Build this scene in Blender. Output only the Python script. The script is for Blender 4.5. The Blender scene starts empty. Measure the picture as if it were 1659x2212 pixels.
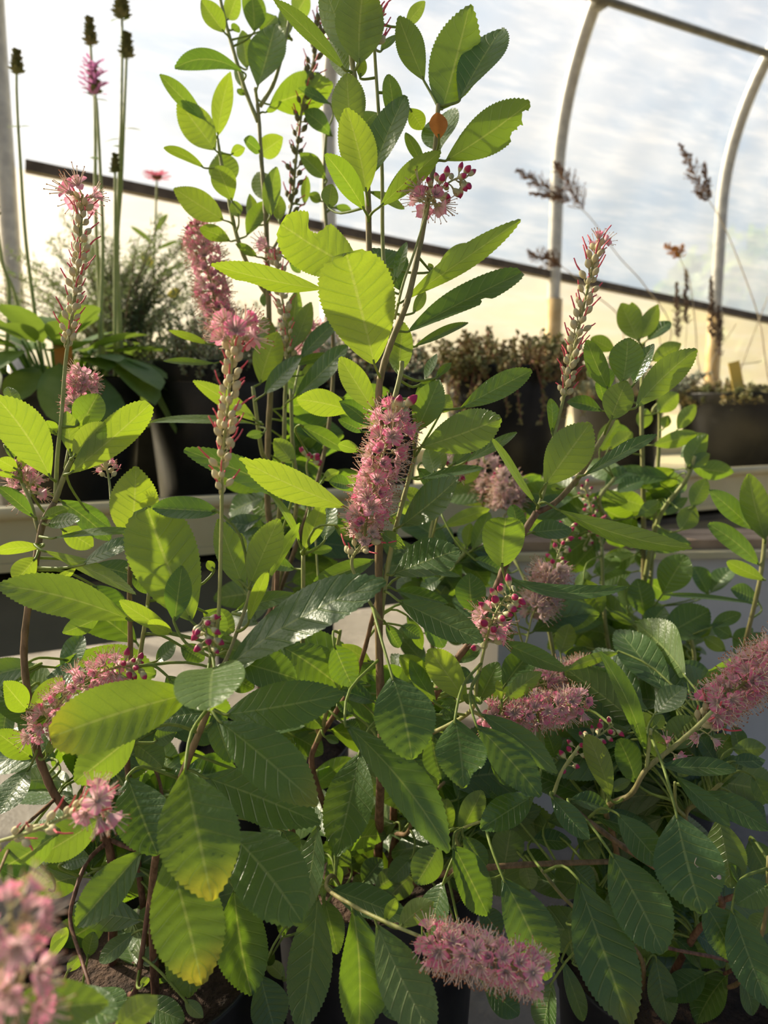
import bpy, math, random
import numpy as np
from mathutils import Vector, Matrix

random.seed(7)
rng = np.random.default_rng(7)
scene = bpy.context.scene
COL = scene.collection
R = math.radians

# ------------------------------------------------------------------ camera
PITCH = R(8.05)
CAM = np.array([0.0, 0.0, 0.80])
FPX = 26.0 / 36.0 * 2212.0
FWD = np.array([0.0, math.cos(PITCH), -math.sin(PITCH)])
UPV = np.array([0.0, math.sin(PITCH), math.cos(PITCH)])
cam_data = bpy.data.cameras.new('camera')
cam = bpy.data.objects.new('camera', cam_data)
COL.objects.link(cam)
cam.location = CAM
cam.rotation_euler = (math.pi / 2 - PITCH, 0, 0)
cam_data.sensor_fit = 'VERTICAL'
cam_data.sensor_height = 36.0
cam_data.sensor_width = 27.0
cam_data.lens = 26.0
cam_data.clip_start = 0.02
cam_data.clip_end = 300
cam_data.dof.use_dof = True
cam_data.dof.focus_distance = 0.54
cam_data.dof.aperture_fstop = 7.2
scene.camera = cam

# ------------------------------------------------------------------ light
SUN_AZ_DIR = np.array([-0.80, 0.47])          # horizontal direction towards the sun
SUN_EL = R(30)
world = bpy.data.worlds.new('sky')
scene.world = world
world.use_nodes = True
wn = world.node_tree
wn.nodes.clear()
wo = wn.nodes.new('ShaderNodeOutputWorld')
wb = wn.nodes.new('ShaderNodeBackground')
sk = wn.nodes.new('ShaderNodeTexSky')
sk.sky_type = 'NISHITA'
sk.sun_disc = False
sk.sun_elevation = SUN_EL
sk.sun_rotation = math.atan2(SUN_AZ_DIR[0], SUN_AZ_DIR[1])
sk.air_density = 0.8
sk.dust_density = 7.0
sk.ozone_density = 0.3
wb.inputs['Strength'].default_value = 0.13
wn.links.new(sk.outputs[0], wb.inputs['Color'])
wn.links.new(wb.outputs[0], wo.inputs['Surface'])

sun_data = bpy.data.lights.new('sun', 'SUN')
sun_data.energy = 15.0
sun_data.color = (1.0, 0.83, 0.58)
sun_data.angle = R(1.2)
sun = bpy.data.objects.new('sun', sun_data)
COL.objects.link(sun)
_sd = Vector((SUN_AZ_DIR[0] * math.cos(SUN_EL), SUN_AZ_DIR[1] * math.cos(SUN_EL), math.sin(SUN_EL) * np.linalg.norm(SUN_AZ_DIR)))
sun.rotation_euler = _sd.to_track_quat('Z', 'Y').to_euler()
sun.location = (-6, 4, 6)

vs = scene.view_settings
vs.view_transform = 'Standard'
vs.look = 'None'
vs.gamma = 1.0
vs.exposure = 0.34
vs.use_curve_mapping = False
scene.cycles.max_bounces = 4
scene.cycles.diffuse_bounces = 3
scene.cycles.transmission_bounces = 4
scene.cycles.glossy_bounces = 2
scene.cycles.transparent_max_bounces = 8
scene.cycles.adaptive_threshold = 0.08
scene.cycles.sample_clamp_indirect = 6.0

# ------------------------------------------------------------------ helpers
def P(px, py, d):
    """a measured point of the photograph at its distance (metres) as a world point"""
    return CAM + d * (FWD + (px - 829.5) / FPX * np.array([1.0, 0, 0]) + (1106 - py) / FPX * UPV)

def on_z(px, py, z):
    r = FWD + (px - 829.5) / FPX * np.array([1.0, 0, 0]) + (1106 - py) / FPX * UPV
    return CAM + r * ((z - CAM[2]) / r[2])

def unit(v):
    v = np.asarray(v, float)
    n = np.linalg.norm(v)
    return v / n if n > 1e-12 else v

def mesh_from(name, V, F, mats=(), midx=None, smooth=True, uv=None, attr=None):
    me = bpy.data.meshes.new(name)
    me.from_pydata([tuple(map(float, v)) for v in V], [], [tuple(int(i) for i in f) for f in F])
    for m in mats:
        me.materials.append(m)
    if midx is not None:
        me.polygons.foreach_set('material_index', np.asarray(midx, dtype=np.int32))
    if smooth:
        me.polygons.foreach_set('use_smooth', np.ones(len(me.polygons), dtype=bool))
    if uv is not None:
        lay = me.uv_layers.new(name='UVMap')
        li = np.empty(len(me.loops), dtype=np.int32)
        me.loops.foreach_get('vertex_index', li)
        lay.data.foreach_set('uv', np.asarray(uv, dtype=np.float32)[li].ravel())
    if attr is not None:
        for k, a in attr.items():
            at = me.attributes.new(k, 'FLOAT', 'POINT')
            at.data.foreach_set('value', np.asarray(a, dtype=np.float32))
    me.update()
    return me

def link(name, data, parent=None, loc=(0, 0, 0), label=None, cat=None, group=None, kind=None):
    o = bpy.data.objects.new(name, data)
    COL.objects.link(o)
    o.location = tuple(map(float, loc))
    if parent is not None:
        o.parent = parent
    if label: o['label'] = label
    if cat: o['category'] = cat
    if group: o['group'] = group
    if kind: o['kind'] = kind
    return o

def thing(name, loc, label, cat, group=None):
    return link(name, None, None, loc, label, cat, group)

class MB:
    """collects geometry into one mesh"""
    def __init__(s):
        s.V, s.F, s.M, s.UV, s.A = [], [], [], [], []
        s.n = 0
    def add(s, V, F, m=0, uv=None, a=None):
        V = np.asarray(V, float)
        s.V.append(V)
        s.F += [tuple(i + s.n for i in f) for f in F]
        s.M += [m] * len(F)
        s.UV.append(np.zeros((len(V), 2)) if uv is None else np.asarray(uv, float))
        s.A.append(np.zeros(len(V)) if a is None else np.asarray(a, float))
        s.n += len(V)
    def box(s, c, sx, sy, sz, ax=None, m=0, bev=0.0):
        """box centred at c, half sizes, ax = 3 axis vectors"""
        ax = np.eye(3) if ax is None else np.asarray(ax)
        sg = np.array([[-1,-1,-1],[1,-1,-1],[1,1,-1],[-1,1,-1],[-1,-1,1],[1,-1,1],[1,1,1],[-1,1,1]], float)
        V = np.asarray(c) + (sg * np.array([sx, sy, sz])) @ ax
        s.add(V, [(0,3,2,1),(4,5,6,7),(0,1,5,4),(1,2,6,5),(2,3,7,6),(3,0,4,7)], m)
    def tube(s, pts, rad, sides=8, m=0, cap=True, a=None):
        V, F, uv = tube_geo(pts, rad, sides, cap)
        aa = None
        if a is not None:
            aa = np.repeat(np.asarray(a, float), sides)
            if cap: aa = np.concatenate([aa, [a[0], a[-1]]])
        s.add(V, F, m, uv, aa)
    def lathe(s, prof, c=(0, 0, 0), sides=32, m=0):
        prof = np.asarray(prof, float)
        th = np.linspace(0, 2 * math.pi, sides, endpoint=False)
        V = np.array([[c[0] + r * math.cos(t), c[1] + r * math.sin(t), c[2] + z] for r, z in prof for t in th])
        F = []
        for i in range(len(prof) - 1):
            for j in range(sides):
                k = (j + 1) % sides
                F.append((i * sides + j, i * sides + k, (i + 1) * sides + k, (i + 1) * sides + j))
        s.add(V, F, m)
    def mesh(s, name, mats, smooth=True):
        return mesh_from(name, np.concatenate(s.V), s.F, mats, s.M, smooth, np.concatenate(s.UV), {'age': np.concatenate(s.A)})

def catmull(pts, n=6):
    pts = np.asarray(pts, float)
    if len(pts) < 3:
        t = np.linspace(0, 1, n + 1)[:, None]
        return pts[0] * (1 - t) + pts[-1] * t
    ext = np.vstack([2 * pts[0] - pts[1], pts, 2 * pts[-1] - pts[-2]])
    out = []
    for i in range(1, len(ext) - 2):
        p0, p1, p2, p3 = ext[i - 1:i + 3]
        for k in range(n):
            t = k / n
            out.append(.5 * ((2 * p1) + (-p0 + p2) * t + (2 * p0 - 5 * p1 + 4 * p2 - p3) * t * t + (-p0 + 3 * p1 - 3 * p2 + p3) * t ** 3))
    out.append(pts[-1])
    return np.array(out)

def frames(pts):
    pts = np.asarray(pts, float)
    T = np.gradient(pts, axis=0)
    T /= np.maximum(np.linalg.norm(T, axis=1, keepdims=True), 1e-12)
    ref = np.array([0, 0, 1.0]) if abs(T[0][2]) < .9 else np.array([1.0, 0, 0])
    U = unit(np.cross(T[0], ref))
    Us, Vs = [], []
    for t in T:
        U = unit(U - t * np.dot(U, t))
        Us.append(U); Vs.append(np.cross(t, U))
    return T, np.array(Us), np.array(Vs)

def tube_geo(pts, rad, sides=8, cap=True):
    pts = np.asarray(pts, float)
    n = len(pts)
    rad = np.broadcast_to(np.asarray(rad, float), (n,)) if np.ndim(rad) == 0 else np.asarray(rad, float)
    T, U, W = frames(pts)
    th = np.linspace(0, 2 * math.pi, sides, endpoint=False)
    V = (pts[:, None, :] + rad[:, None, None] * (np.cos(th)[None, :, None] * U[:, None, :] + np.sin(th)[None, :, None] * W[:, None, :])).reshape(-1, 3)
    F = []
    for i in range(n - 1):
        for j in range(sides):
            k = (j + 1) % sides
            F.append((i * sides + j, i * sides + k, (i + 1) * sides + k, (i + 1) * sides + j))
    uv = np.stack([np.repeat(np.linspace(0, 1, n), sides), np.tile(np.linspace(0, 1, sides), n)], 1)
    if cap:
        V = np.vstack([V, pts[0], pts[-1]])
        uv = np.vstack([uv, [0, 0], [1, 0]])
        b = n * sides
        for j in range(sides):
            k = (j + 1) % sides
            F.append((b, k, j))
            F.append((b + 1, (n - 1) * sides + j, (n - 1) * sides + k))
    return V, F, uv

# ------------------------------------------------------------------ materials
class NT:
    def __init__(s, name):
        s.m = bpy.data.materials.new(name)
        s.m.use_nodes = True
        s.t = s.m.node_tree
        s.t.nodes.clear()
        s.out = s.t.nodes.new('ShaderNodeOutputMaterial')
    def n(s, typ, **kw):
        x = s.t.nodes.new(typ)
        for k, v in kw.items():
            setattr(x, k, v)
        return x
    def l(s, a, b):
        s.t.links.new(a, b)
    def val(s, sock, v):
        if hasattr(v, 'is_linked') or hasattr(v, 'links'):
            s.l(v, sock)
        else:
            sock.default_value = v
    def math(s, op, a, b=0.0, c=0.0, clamp=False):
        x = s.n('ShaderNodeMath', operation=op, use_clamp=clamp)
        s.val(x.inputs[0], a); s.val(x.inputs[1], b)
        if op in ('MULTIPLY_ADD', 'SMOOTH_MIN', 'WRAP', 'COMPARE'):
            s.val(x.inputs[2], c)
        return x.outputs[0]
    def mix(s, f, a, b, blend='MIX'):
        x = s.n('ShaderNodeMix', data_type='RGBA', blend_type=blend)
        s.val(x.inputs[0], f)
        s.val(x.inputs[6], a if not isinstance(a, tuple) else (*a[:3], 1))
        s.val(x.inputs[7], b if not isinstance(b, tuple) else (*b[:3], 1))
        return x.outputs[2]
    def ramp(s, f, lo, hi):
        x = s.n('ShaderNodeMapRange', interpolation_type='SMOOTHSTEP')
        s.val(x.inputs[0], f)
        x.inputs[1].default_value = lo; x.inputs[2].default_value = hi
        return x.outputs[0]
    def noise(s, scale, detail=4, rough=.55, coord=None):
        x = s.n('ShaderNodeTexNoise')
        x.inputs['Scale'].default_value = scale
        x.inputs['Detail'].default_value = detail
        x.inputs['Roughness'].default_value = rough
        if coord is None:
            coord = s.n('ShaderNodeTexCoord').outputs['Object']
        s.l(coord, x.inputs['Vector'])
        return x.outputs['Fac']
    def principled(s, color, rough=.5, metal=0., spec=.5, normal=None):
        b = s.n('ShaderNodeBsdfPrincipled')
        s.val(b.inputs['Base Color'], color if not isinstance(color, tuple) else (*color[:3], 1))
        s.val(b.inputs['Roughness'], rough)
        b.inputs['Metallic'].default_value = metal
        s.val(b.inputs['Specular IOR Level'], spec)
        if normal is not None: s.l(normal, b.inputs['Normal'])
        return b
    def bump(s, h, strength=.3, dist=.001):
        b = s.n('ShaderNodeBump')
        b.inputs['Strength'].default_value = strength
        b.inputs['Distance'].default_value = dist
        s.l(h, b.inputs['Height'])
        return b.outputs[0]
    def done(s, shader):
        s.l(shader, s.out.inputs['Surface'])
        return s.m

def simple(name, c1, c2, rough=.5, scale=30, metal=0., bump=.2, bdist=.001, spec=.4):
    t = NT(name)
    f = t.noise(scale)
    c = t.mix(t.ramp(f, .3, .7), c1, c2)
    b = t.principled(c, rough, metal, spec, t.bump(t.noise(scale * 4), bump, bdist))
    return t.done(b.outputs[0])

def translucent_mat(name, c1, c2, tc, fac=.4, rough=.5, scale=60, spec=.3):
    t = NT(name)
    f = t.noise(scale)
    oi = t.n('ShaderNodeObjectInfo')
    c = t.mix(t.ramp(f, .3, .7), c1, c2)
    b = t.principled(c, rough, 0, spec)
    tr = t.n('ShaderNodeBsdfTranslucent')
    tr.inputs[0].default_value = (*tc, 1)
    mx = t.n('ShaderNodeMixShader')
    mx.inputs[0].default_value = fac
    t.l(b.outputs[0], mx.inputs[1]); t.l(tr.outputs[0], mx.inputs[2])
    return t.done(mx.outputs[0])

NV = 9.0      # side veins per half leaf
VS = 0.17     # how far a side vein runs forward to the margin

def leaf_material():
    t = NT('leaf_green')
    uv = t.n('ShaderNodeUVMap').outputs[0]
    sp = t.n('ShaderNodeSeparateXYZ'); t.l(uv, sp.inputs[0])
    x = sp.outputs[0]
    a = t.math('ABSOLUTE', t.math('MULTIPLY_ADD', sp.outputs[1], 2.0, -1.0))
    ph = t.math('MULTIPLY', t.math('SUBTRACT', x, t.math('MULTIPLY', a, VS)), NV)
    d = t.math('ABSOLUTE', t.math('SUBTRACT', t.math('FRACT', ph), .5))
    side = t.math('MULTIPLY', t.math('SUBTRACT', 1.0, t.ramp(d, .015, .10)), t.math('SUBTRACT', 1.0, t.ramp(a, .75, 1.0)))
    mid = t.math('SUBTRACT', 1.0, t.ramp(a, .02, .06))
    vein = t.math('MAXIMUM', t.math('MULTIPLY', side, .8), mid)
    # fine net of veins
    vo = t.n('ShaderNodeTexVoronoi', feature='DISTANCE_TO_EDGE')
    mp = t.n('ShaderNodeMapping'); mp.inputs['Scale'].default_value = (26, 12, 1)
    t.l(uv, mp.inputs[0]); t.l(mp.outputs[0], vo.inputs['Vector']); vo.inputs['Scale'].default_value = 1.6
    net = t.math('SUBTRACT', 1.0, t.ramp(vo.outputs['Distance'], 0.0, .12))
    oi = t.n('ShaderNodeObjectInfo')
    oc = t.n('ShaderNodeSeparateColor'); t.l(oi.outputs['Color'], oc.inputs[0])
    tint, yel, wet = oc.outputs[0], oc.outputs[1], oc.outputs[2]
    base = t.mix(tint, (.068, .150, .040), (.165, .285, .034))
    nz = t.noise(45, 1)
    base = t.mix(t.math('MULTIPLY', t.ramp(nz, .35, .7), .4), base, t.mix(.5, base, (.10, .18, .02)))
    base = t.mix(t.math('MULTIPLY', oi.outputs['Random'], .35), base, (.040, .120, .045))
    tip = t.math('MULTIPLY', t.ramp(x, .70, 1.02), yel)
    base = t.mix(tip, base, (.42, .36, .02))
    top = t.mix(t.math('MULTIPLY', vein, .75), base, (.28, .38, .12))
    und = t.mix(.45, base, (.22, .30, .12))
    und = t.mix(t.math('MULTIPLY', t.math('MAXIMUM', vein, t.math('MULTIPLY', net, .15)), .7), und, (.36, .44, .16))
    geo = t.n('ShaderNodeNewGeometry')
    col = t.mix(geo.outputs['Backfacing'], top, und)
    hgt = t.math('MULTIPLY', side, -1.0)
    fine = t.noise(420, 1)
    bmp = t.bump(t.math('ADD', hgt, t.math('MULTIPLY', fine, .5)), .55, .0013)
    rough = t.math('SUBTRACT', .43, t.math('MULTIPLY', wet, .33))
    b = t.principled(col, rough, 0, .95, bmp)
    b.inputs['Sheen Weight'].default_value = .14
    b.inputs['Sheen Roughness'].default_value = .45
    b.inputs['Sheen Tint'].default_value = (.95, .98, .95, 1)
    tr = t.n('ShaderNodeBsdfTranslucent')
    tcol = t.mix(tint, (.19, .34, .012), (.48, .62, .022))
    tcol = t.mix(tip, tcol, (.8, .65, .03))
    tcol = t.mix(t.math('MULTIPLY', side, .45), tcol, (.20, .34, .012))
    tcol = t.mix(t.math('MULTIPLY', mid, .6), tcol, (.55, .62, .10))
    tcol = t.mix(t.math('MULTIPLY', net, .30), tcol, (.22, .38, .015))
    t.l(tcol, tr.inputs[0])
    mx = t.n('ShaderNodeMixShader')
    mx.inputs[0].default_value = .46
    t.l(b.outputs[0], mx.inputs[1]); t.l(tr.outputs[0], mx.inputs[2])
    return t.done(mx.outputs[0])

def stem_material():
    t = NT('stem_bark')
    at = t.n('ShaderNodeAttribute'); at.attribute_name = 'age'
    mp = t.n('ShaderNodeMapping'); mp.inputs['Scale'].default_value = (1, 1, .25)
    t.l(t.n('ShaderNodeTexCoord').outputs['Object'], mp.inputs[0])
    nz = t.noise(260, 4, .6, mp.outputs[0])
    brown = t.mix(t.ramp(nz, .3, .7), (.11, .048, .030), (.26, .135, .085))
    green = t.mix(t.ramp(nz, .3, .7), (.30, .34, .095), (.42, .43, .16))
    c = t.mix(at.outputs['Fac'], green, brown)
    b = t.principled(c, .55, 0, .35, t.bump(nz, .35, .0006))
    return t.done(b.outputs[0])

def petal_material(name, deep, pale):
    t = NT(name)
    uv = t.n('ShaderNodeUVMap').outputs[0]
    sp = t.n('ShaderNodeSeparateXYZ'); t.l(uv, sp.inputs[0])
    oi = t.n('ShaderNodeObjectInfo')
    k = t.math('MULTIPLY', t.ramp(sp.outputs[0], .30, 1.0), t.math('MULTIPLY_ADD', oi.outputs['Random'], .6, .40))
    c = t.mix(k, pale, deep)
    b = t.principled(c, .5, 0, .3)
    tr = t.n('ShaderNodeBsdfTranslucent'); t.l(c, tr.inputs[0])
    mx = t.n('ShaderNodeMixShader'); mx.inputs[0].default_value = .45
    t.l(b.outputs[0], mx.inputs[1]); t.l(tr.outputs[0], mx.inputs[2])
    return t.done(mx.outputs[0])

def bud_material():
    t = NT('bud_skin')
    uv = t.n('ShaderNodeUVMap').outputs[0]
    sp = t.n('ShaderNodeSeparateXYZ'); t.l(uv, sp.inputs[0])
    oi = t.n('ShaderNodeObjectInfo')
    k = t.math('ADD', sp.outputs[0], t.math('MULTIPLY_ADD', oi.outputs['Random'], .3, -.15))
    c = t.mix(t.ramp(k, .42, .66), (.60, .58, .30), (.50, .03, .12))
    b = t.principled(c, .45, 0, .4)
    return t.done(b.outputs[0])

M_LEAF = leaf_material()
M_STEM = stem_material()
M_PET = translucent_mat('petiole_green', (.19, .27, .06), (.29, .35, .09), (.5, .6, .08), .25, .5, 300)
M_PETAL = petal_material('petal_pink', (.98, .22, .44), (1.0, .72, .74))
M_PETALF = petal_material('petal_faded', (.82, .45, .50), (.90, .74, .68))
M_FIL = translucent_mat('stamen_cream', (.86, .70, .55), (.90, .78, .62), (.9, .75, .6), .35, .5, 300)
M_ANTH = simple('anther_brown', (.40, .14, .05), (.55, .22, .07), .6, 400)
M_CALYX = translucent_mat('calyx_cream', (.55, .52, .28), (.66, .60, .36), (.7, .65, .3), .3, .55, 300)
M_CAPS = translucent_mat('capsule_cream', (.70, .63, .34), (.80, .72, .44), (.85, .78, .4), .2, .6, 300)
M_CAPD = simple('capsule_dark', (.14, .15, .05), (.24, .22, .09), .6, 300)
M_STYLE = simple('style_red', (.78, .07, .10), (.86, .16, .20), .5, 300)
M_BUD = bud_material()
M_DEAD = translucent_mat('dead_leaf_orange', (.36, .13, .035), (.48, .20, .06), (.7, .28, .06), .45, .6, 120)
M_SOIL = simple('soil_bark', (.035, .022, .015), (.12, .07, .045), .9, 40, 0, .9, .01)
# ------------------------------------------------------------------ the greenhouse
FLOOR = 0.0
W0 = np.array([-1.30, 2.68])                       # foot of the hoop at the far left, on the floor plan
WD = np.array([math.cos(R(27)), math.sin(R(27))])  # the long side wall runs away to the right
WN = np.array([math.sin(R(27)), -math.cos(R(27))]) # inwards
KNEE, ARC = 1.87, 1.25                             # height of the straight side, radius of the roof bend

def wall_pt(s, h, inward=0.0):
    """point on the film: s along the wall, h = length up the film from the floor"""
    if h <= KNEE:
        i, z = 0.0, h
    else:
        a = (h - KNEE) / ARC
        i, z = ARC * (1 - math.cos(a)), KNEE + ARC * math.sin(a)
    p = W0 + WD * s + WN * (i + inward)
    return np.array([p[0], p[1], z])

def on_wall(px, py):
    r = FWD + (px - 829.5) / FPX * np.array([1.0, 0, 0]) + (1106 - py) / FPX * UPV
    k = np.dot(np.append(W0, 0) - CAM, np.append(WN, 0)) / np.dot(r, np.append(WN, 0))
    q = CAM + r * k
    return float(np.dot(q[:2] - W0, WD)), float(q[2])

def film_material(name, tcol, clear, warm):
    t = NT(name)
    co = t.n('ShaderNodeTexCoord').outputs['Object']
    mp = t.n('ShaderNodeMapping'); mp.inputs['Scale'].default_value = (.9, .9, 2.2)
    t.l(co, mp.inputs[0])
    big = t.noise(1.3, 3, .6, mp.outputs[0])
    mp2 = t.n('ShaderNodeMapping'); mp2.inputs['Scale'].default_value = (1.2, 1.2, 9); mp2.inputs['Rotation'].default_value = (.25, .15, 0)
    t.l(co, mp2.inputs[0])
    streak = t.noise(2.2, 4, .65, mp2.outputs[0])
    c = t.mix(t.ramp(big, .3, .72), tcol, warm)
    c = t.mix(t.math('MULTIPLY', t.ramp(streak, .42, .75), .35), c, (.46, .48, .53))
    tr = t.n('ShaderNodeBsdfTranslucent'); t.l(c, tr.inputs[0])
    df = t.n('ShaderNodeBsdfDiffuse'); t.l(c, df.inputs[0])
    gl = t.n('ShaderNodeBsdfGlossy'); gl.inputs['Roughness'].default_value = .28
    tp = t.n('ShaderNodeBsdfTransparent'); tp.inputs[0].default_value = (.86, .92, 1, 1)
    m1 = t.n('ShaderNodeMixShader'); m1.inputs[0].default_value = .25
    t.l(tr.outputs[0], m1.inputs[1]); t.l(df.outputs[0], m1.inputs[2])
    m2 = t.n('ShaderNodeMixShader'); m2.inputs[0].default_value = .05
    t.l(m1.outputs[0], m2.inputs[1]); t.l(gl.outputs[0], m2.inputs[2])
    m3 = t.n('ShaderNodeMixShader')
    m3.inputs[0].default_value = clear + .04
    t.l(m2.outputs[0], m3.inputs[1]); t.l(tp.outputs[0], m3.inputs[2])
    return t.done(m3.outputs[0])

M_FILM = film_material('film_white', (.18, .235, .34), .33, (.27, .31, .39))
M_FILM_LOW = film_material('film_side_curtain', (.36, .35, .29), .42, (.46, .42, .31))
M_STEEL = simple('galvanised_steel', (.50, .47, .41), (.66, .62, .53), .40, 25, .25, .1)
M_PURLIN = simple('weathered_pipe', (.16, .145, .11), (.24, .215, .16), .5, 20, .4, .1)
M_POSTWOOD = simple('post_sleeve_tan', (.50, .34, .14), (.62, .45, .22), .55, 18, .1, .2)
M_BATTEN = simple('batten_brown', (.075, .058, .042), (.13, .10, .075), .7, 20)
M_BEIGE = simple('tray_beige_plastic', (.62, .54, .29), (.72, .63, .37), .42, 6, 0, .1)
M_WHITE = simple('trough_white_plastic', (.62, .59, .52), (.74, .70, .62), .40, 5, 0, .1)
M_POT = simple('pot_black_plastic', (.012, .012, .013), (.028, .027, .027), .42, 14, 0, .15)
M_FRAME = simple('bench_frame_dark', (.05, .05, .05), (.10, .095, .09), .6, 20, .3)
M_TUB = simple('tub_olive_plastic', (.13, .125, .085), (.20, .19, .13), .5, 6, 0, .1)
M_PLANK = simple('plank_brown', (.30, .20, .12), (.48, .34, .21), .7, 9)

def floor_material():
    t = NT('wet_concrete')
    n1 = t.noise(3.2, 6); n2 = t.noise(22, 5)
    c = t.mix(t.ramp(n1, .3, .7), (.19, .175, .155), (.31, .28, .24))
    c = t.mix(t.math('MULTIPLY', t.ramp(n2, .4, .75), .5), c, (.11, .10, .095))
    rough = t.math('MULTIPLY_ADD', t.ramp(n1, .35, .65), .5, .18)
    b = t.principled(c, rough, 0, .5, t.bump(t.math('ADD', n2, t.noise(140, 4)), .5, .004))
    return t.done(b.outputs[0])

def grass_material():
    t = NT('dry_grass_ground')
    c = t.mix(t.ramp(t.noise(.5, 5), .35, .65), (.34, .30, .12), (.20, .24, .07))
    return t.done(t.principled(c, .9).outputs[0])

def slab(name, x0, x1, y0, y1, z0, z1, mat, kind, **kw):
    mb = MB(); mb.box(((x0 + x1) / 2, (y0 + y1) / 2, (z0 + z1) / 2), (x1 - x0) / 2, (y1 - y0) / 2, (z1 - z0) / 2)
    return link(name, mb.mesh(name, [mat], False), None, kind=kind, **kw)

# floor of the house: follows the wall line at the far side
a_, b_ = wall_pt(-4, 0), wall_pt(9, 0)
fl = [a_ + [0, 0, 0], b_ + [0, 0, 0], b_ + np.append(WN * 7, 0), a_ + np.append(WN * 7, 0)]
V = [tuple(p[:2]) + (z,) for z in (0.0, -.1) for p in fl]
link('floor', mesh_from('floor', V, [(0, 3, 2, 1), (4, 5, 6, 7), (0, 1, 5, 4), (1, 2, 6, 5), (2, 3, 7, 6), (3, 0, 4, 7)], [floor_material()], smooth=False), kind='structure',
     label='wet grey concrete floor of the plastic greenhouse')
slab('ground', -60, 60, 2, 90, -.35, -.12, grass_material(), 'structure', label='dry grassy ground outside the plastic film')

# edge where the side curtain meets the upper film, straight on the wall
sb0, hb0 = on_wall(75, 361)
sb1, hb1 = on_wall(1659, 690)
def hb(s):
    return hb0 + (hb1 - hb0) * (s - sb0) / (sb1 - sb0)

def film(name, s0, s1, h0f, h1f, ns, nh, mat, label, bulge):
    V, F = [], []
    for i in range(ns + 1):
        s = s0 + (s1 - s0) * i / ns
        for j in range(nh + 1):
            h = h0f(s) + (h1f(s) - h0f(s)) * j / nh
            w = .012 * math.sin(s * 7 + 2.1 * h) * math.sin(h * 5 - s) + .006 * math.sin(17 * s - 9 * h)
            q = wall_pt(s, h, -.045 + bulge * w)
            V.append(q)
    m = nh + 1
    for i in range(ns):
        for j in range(nh):
            F.append((i * m + j, (i + 1) * m + j, (i + 1) * m + j + 1, i * m + j + 1))
    return link(name, mesh_from(name, V, F, [mat]), kind='structure', label=label)

SMIN, SMAX = -3.0, 8.0
wall = film('wall_back', SMIN, SMAX, hb, lambda s: KNEE + ARC * 1.35, 130, 60, M_FILM, 'milky white plastic film bent over the greenhouse hoops', 1.0)
low = film('side_curtain', SMIN, SMAX, lambda s: 0.0, hb, 110, 16, M_FILM_LOW, 'clearer cream plastic curtain along the foot of the wall', 1.0)
low.parent = wall
for s_h in (-1.2, 0.0, 1.2, 2.4, 3.56, 4.76, 5.96):
    mb = MB()
    hs = list(np.linspace(0, KNEE, 8)) + list(KNEE + ARC * np.linspace(.06, 1.35, 26))
    mb.tube([wall_pt(s_h, h) for h in hs], .032, 14)
    hoop = link('hoop', mb.mesh('hoop', [M_STEEL]), wall)
    mb = MB()
    mb.tube([wall_pt(s_h, h, .004) for h in np.linspace(0, 1.33 if s_h > 1 else 1.0, 6)], .041, 14)
    link('post_sleeve', mb.mesh('post_sleeve', [M_POSTWOOD if s_h > 2 else M_STEEL]), hoop)
mb = MB()
sp_, hp_ = 2.4, KNEE + ARC * .60
mb.tube([wall_pt(s, hp_, .045) for s in np.linspace(SMIN, SMAX, 12)], .019, 10)
pur = link('purlin', mb.mesh('purlin', [M_PURLIN]), wall)
for s_h in (0.0, 1.2, 2.4, 3.56, 4.76):
    c = wall_pt(s_h, hp_, .028)
    mb = MB(); mb.box((0, 0, 0), .028, .03, .028, [np.append(WD, 0), np.append(WN, 0), [0, 0, 1]])
    link('clamp', mb.mesh('clamp', [M_PURLIN]), pur, c)
mb = MB()
q0, q1 = wall_pt(sb0 - .03, hb(sb0 - .03), -.01), wall_pt(SMAX, hb(SMAX), -.01)
ax = unit(q1 - q0); nn = np.append(WN, 0)
mb.box((q0 + q1) / 2, np.linalg.norm(q1 - q0) / 2, .02, .019, [ax, nn, np.cross(ax, nn)])
link('hip_batten', mb.mesh('hip_batten', [M_BATTEN], False), wall)

# ------------------------------------------------------------------ trees outside, dim behind the film
def bush_geo(mb, c, rx, ry, rz, n, size, m=0):
    d = rng.normal(size=(n, 3)); d /= np.linalg.norm(d, axis=1, keepdims=True)
    r = rng.random(n) ** .4
    p = np.asarray(c) + d * r[:, None] * np.array([rx, ry, rz])
    for q in p:
        a = unit(rng.normal(size=3)); b = unit(np.cross(a, rng.normal(size=3)))
        s = size * (.6 + .8 * rng.random())
        mb.add([q - a * s, q + b * s * .5, q + a * s, q - b * s * .5], [(0, 1, 2, 3)], m)

M_TREE = translucent_mat('tree_foliage', (.04, .09, .02), (.09, .14, .03), (.2, .3, .03), .3, .6, 4)
M_TRUNK = simple('tree_trunk', (.08, .06, .045), (.15, .11, .08), .8, 10)
for (px, dist, ht, w, lab) in ((1640, 13, 3.9, 1.9, 'round leafy tree dim behind the milky film at the far hoop'),
                               ):
    base = P(px, 880, dist); base[2] = -.12
    t_ = thing('tree', base, lab, 'tree')
    mb = MB(); mb.tube([(0, 0, 0), (.05, 0, ht * .3), (0, .05, ht * .62)], [.16, .13, .08], 8)
    link('trunk', mb.mesh('trunk', [M_TRUNK]), t_)
    mb = MB(); bush_geo(mb, (0, 0, ht * .68), w, w * .8, ht * .34, 1500, .17)
    link('crown', mb.mesh('crown', [M_TREE], False), t_)

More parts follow.
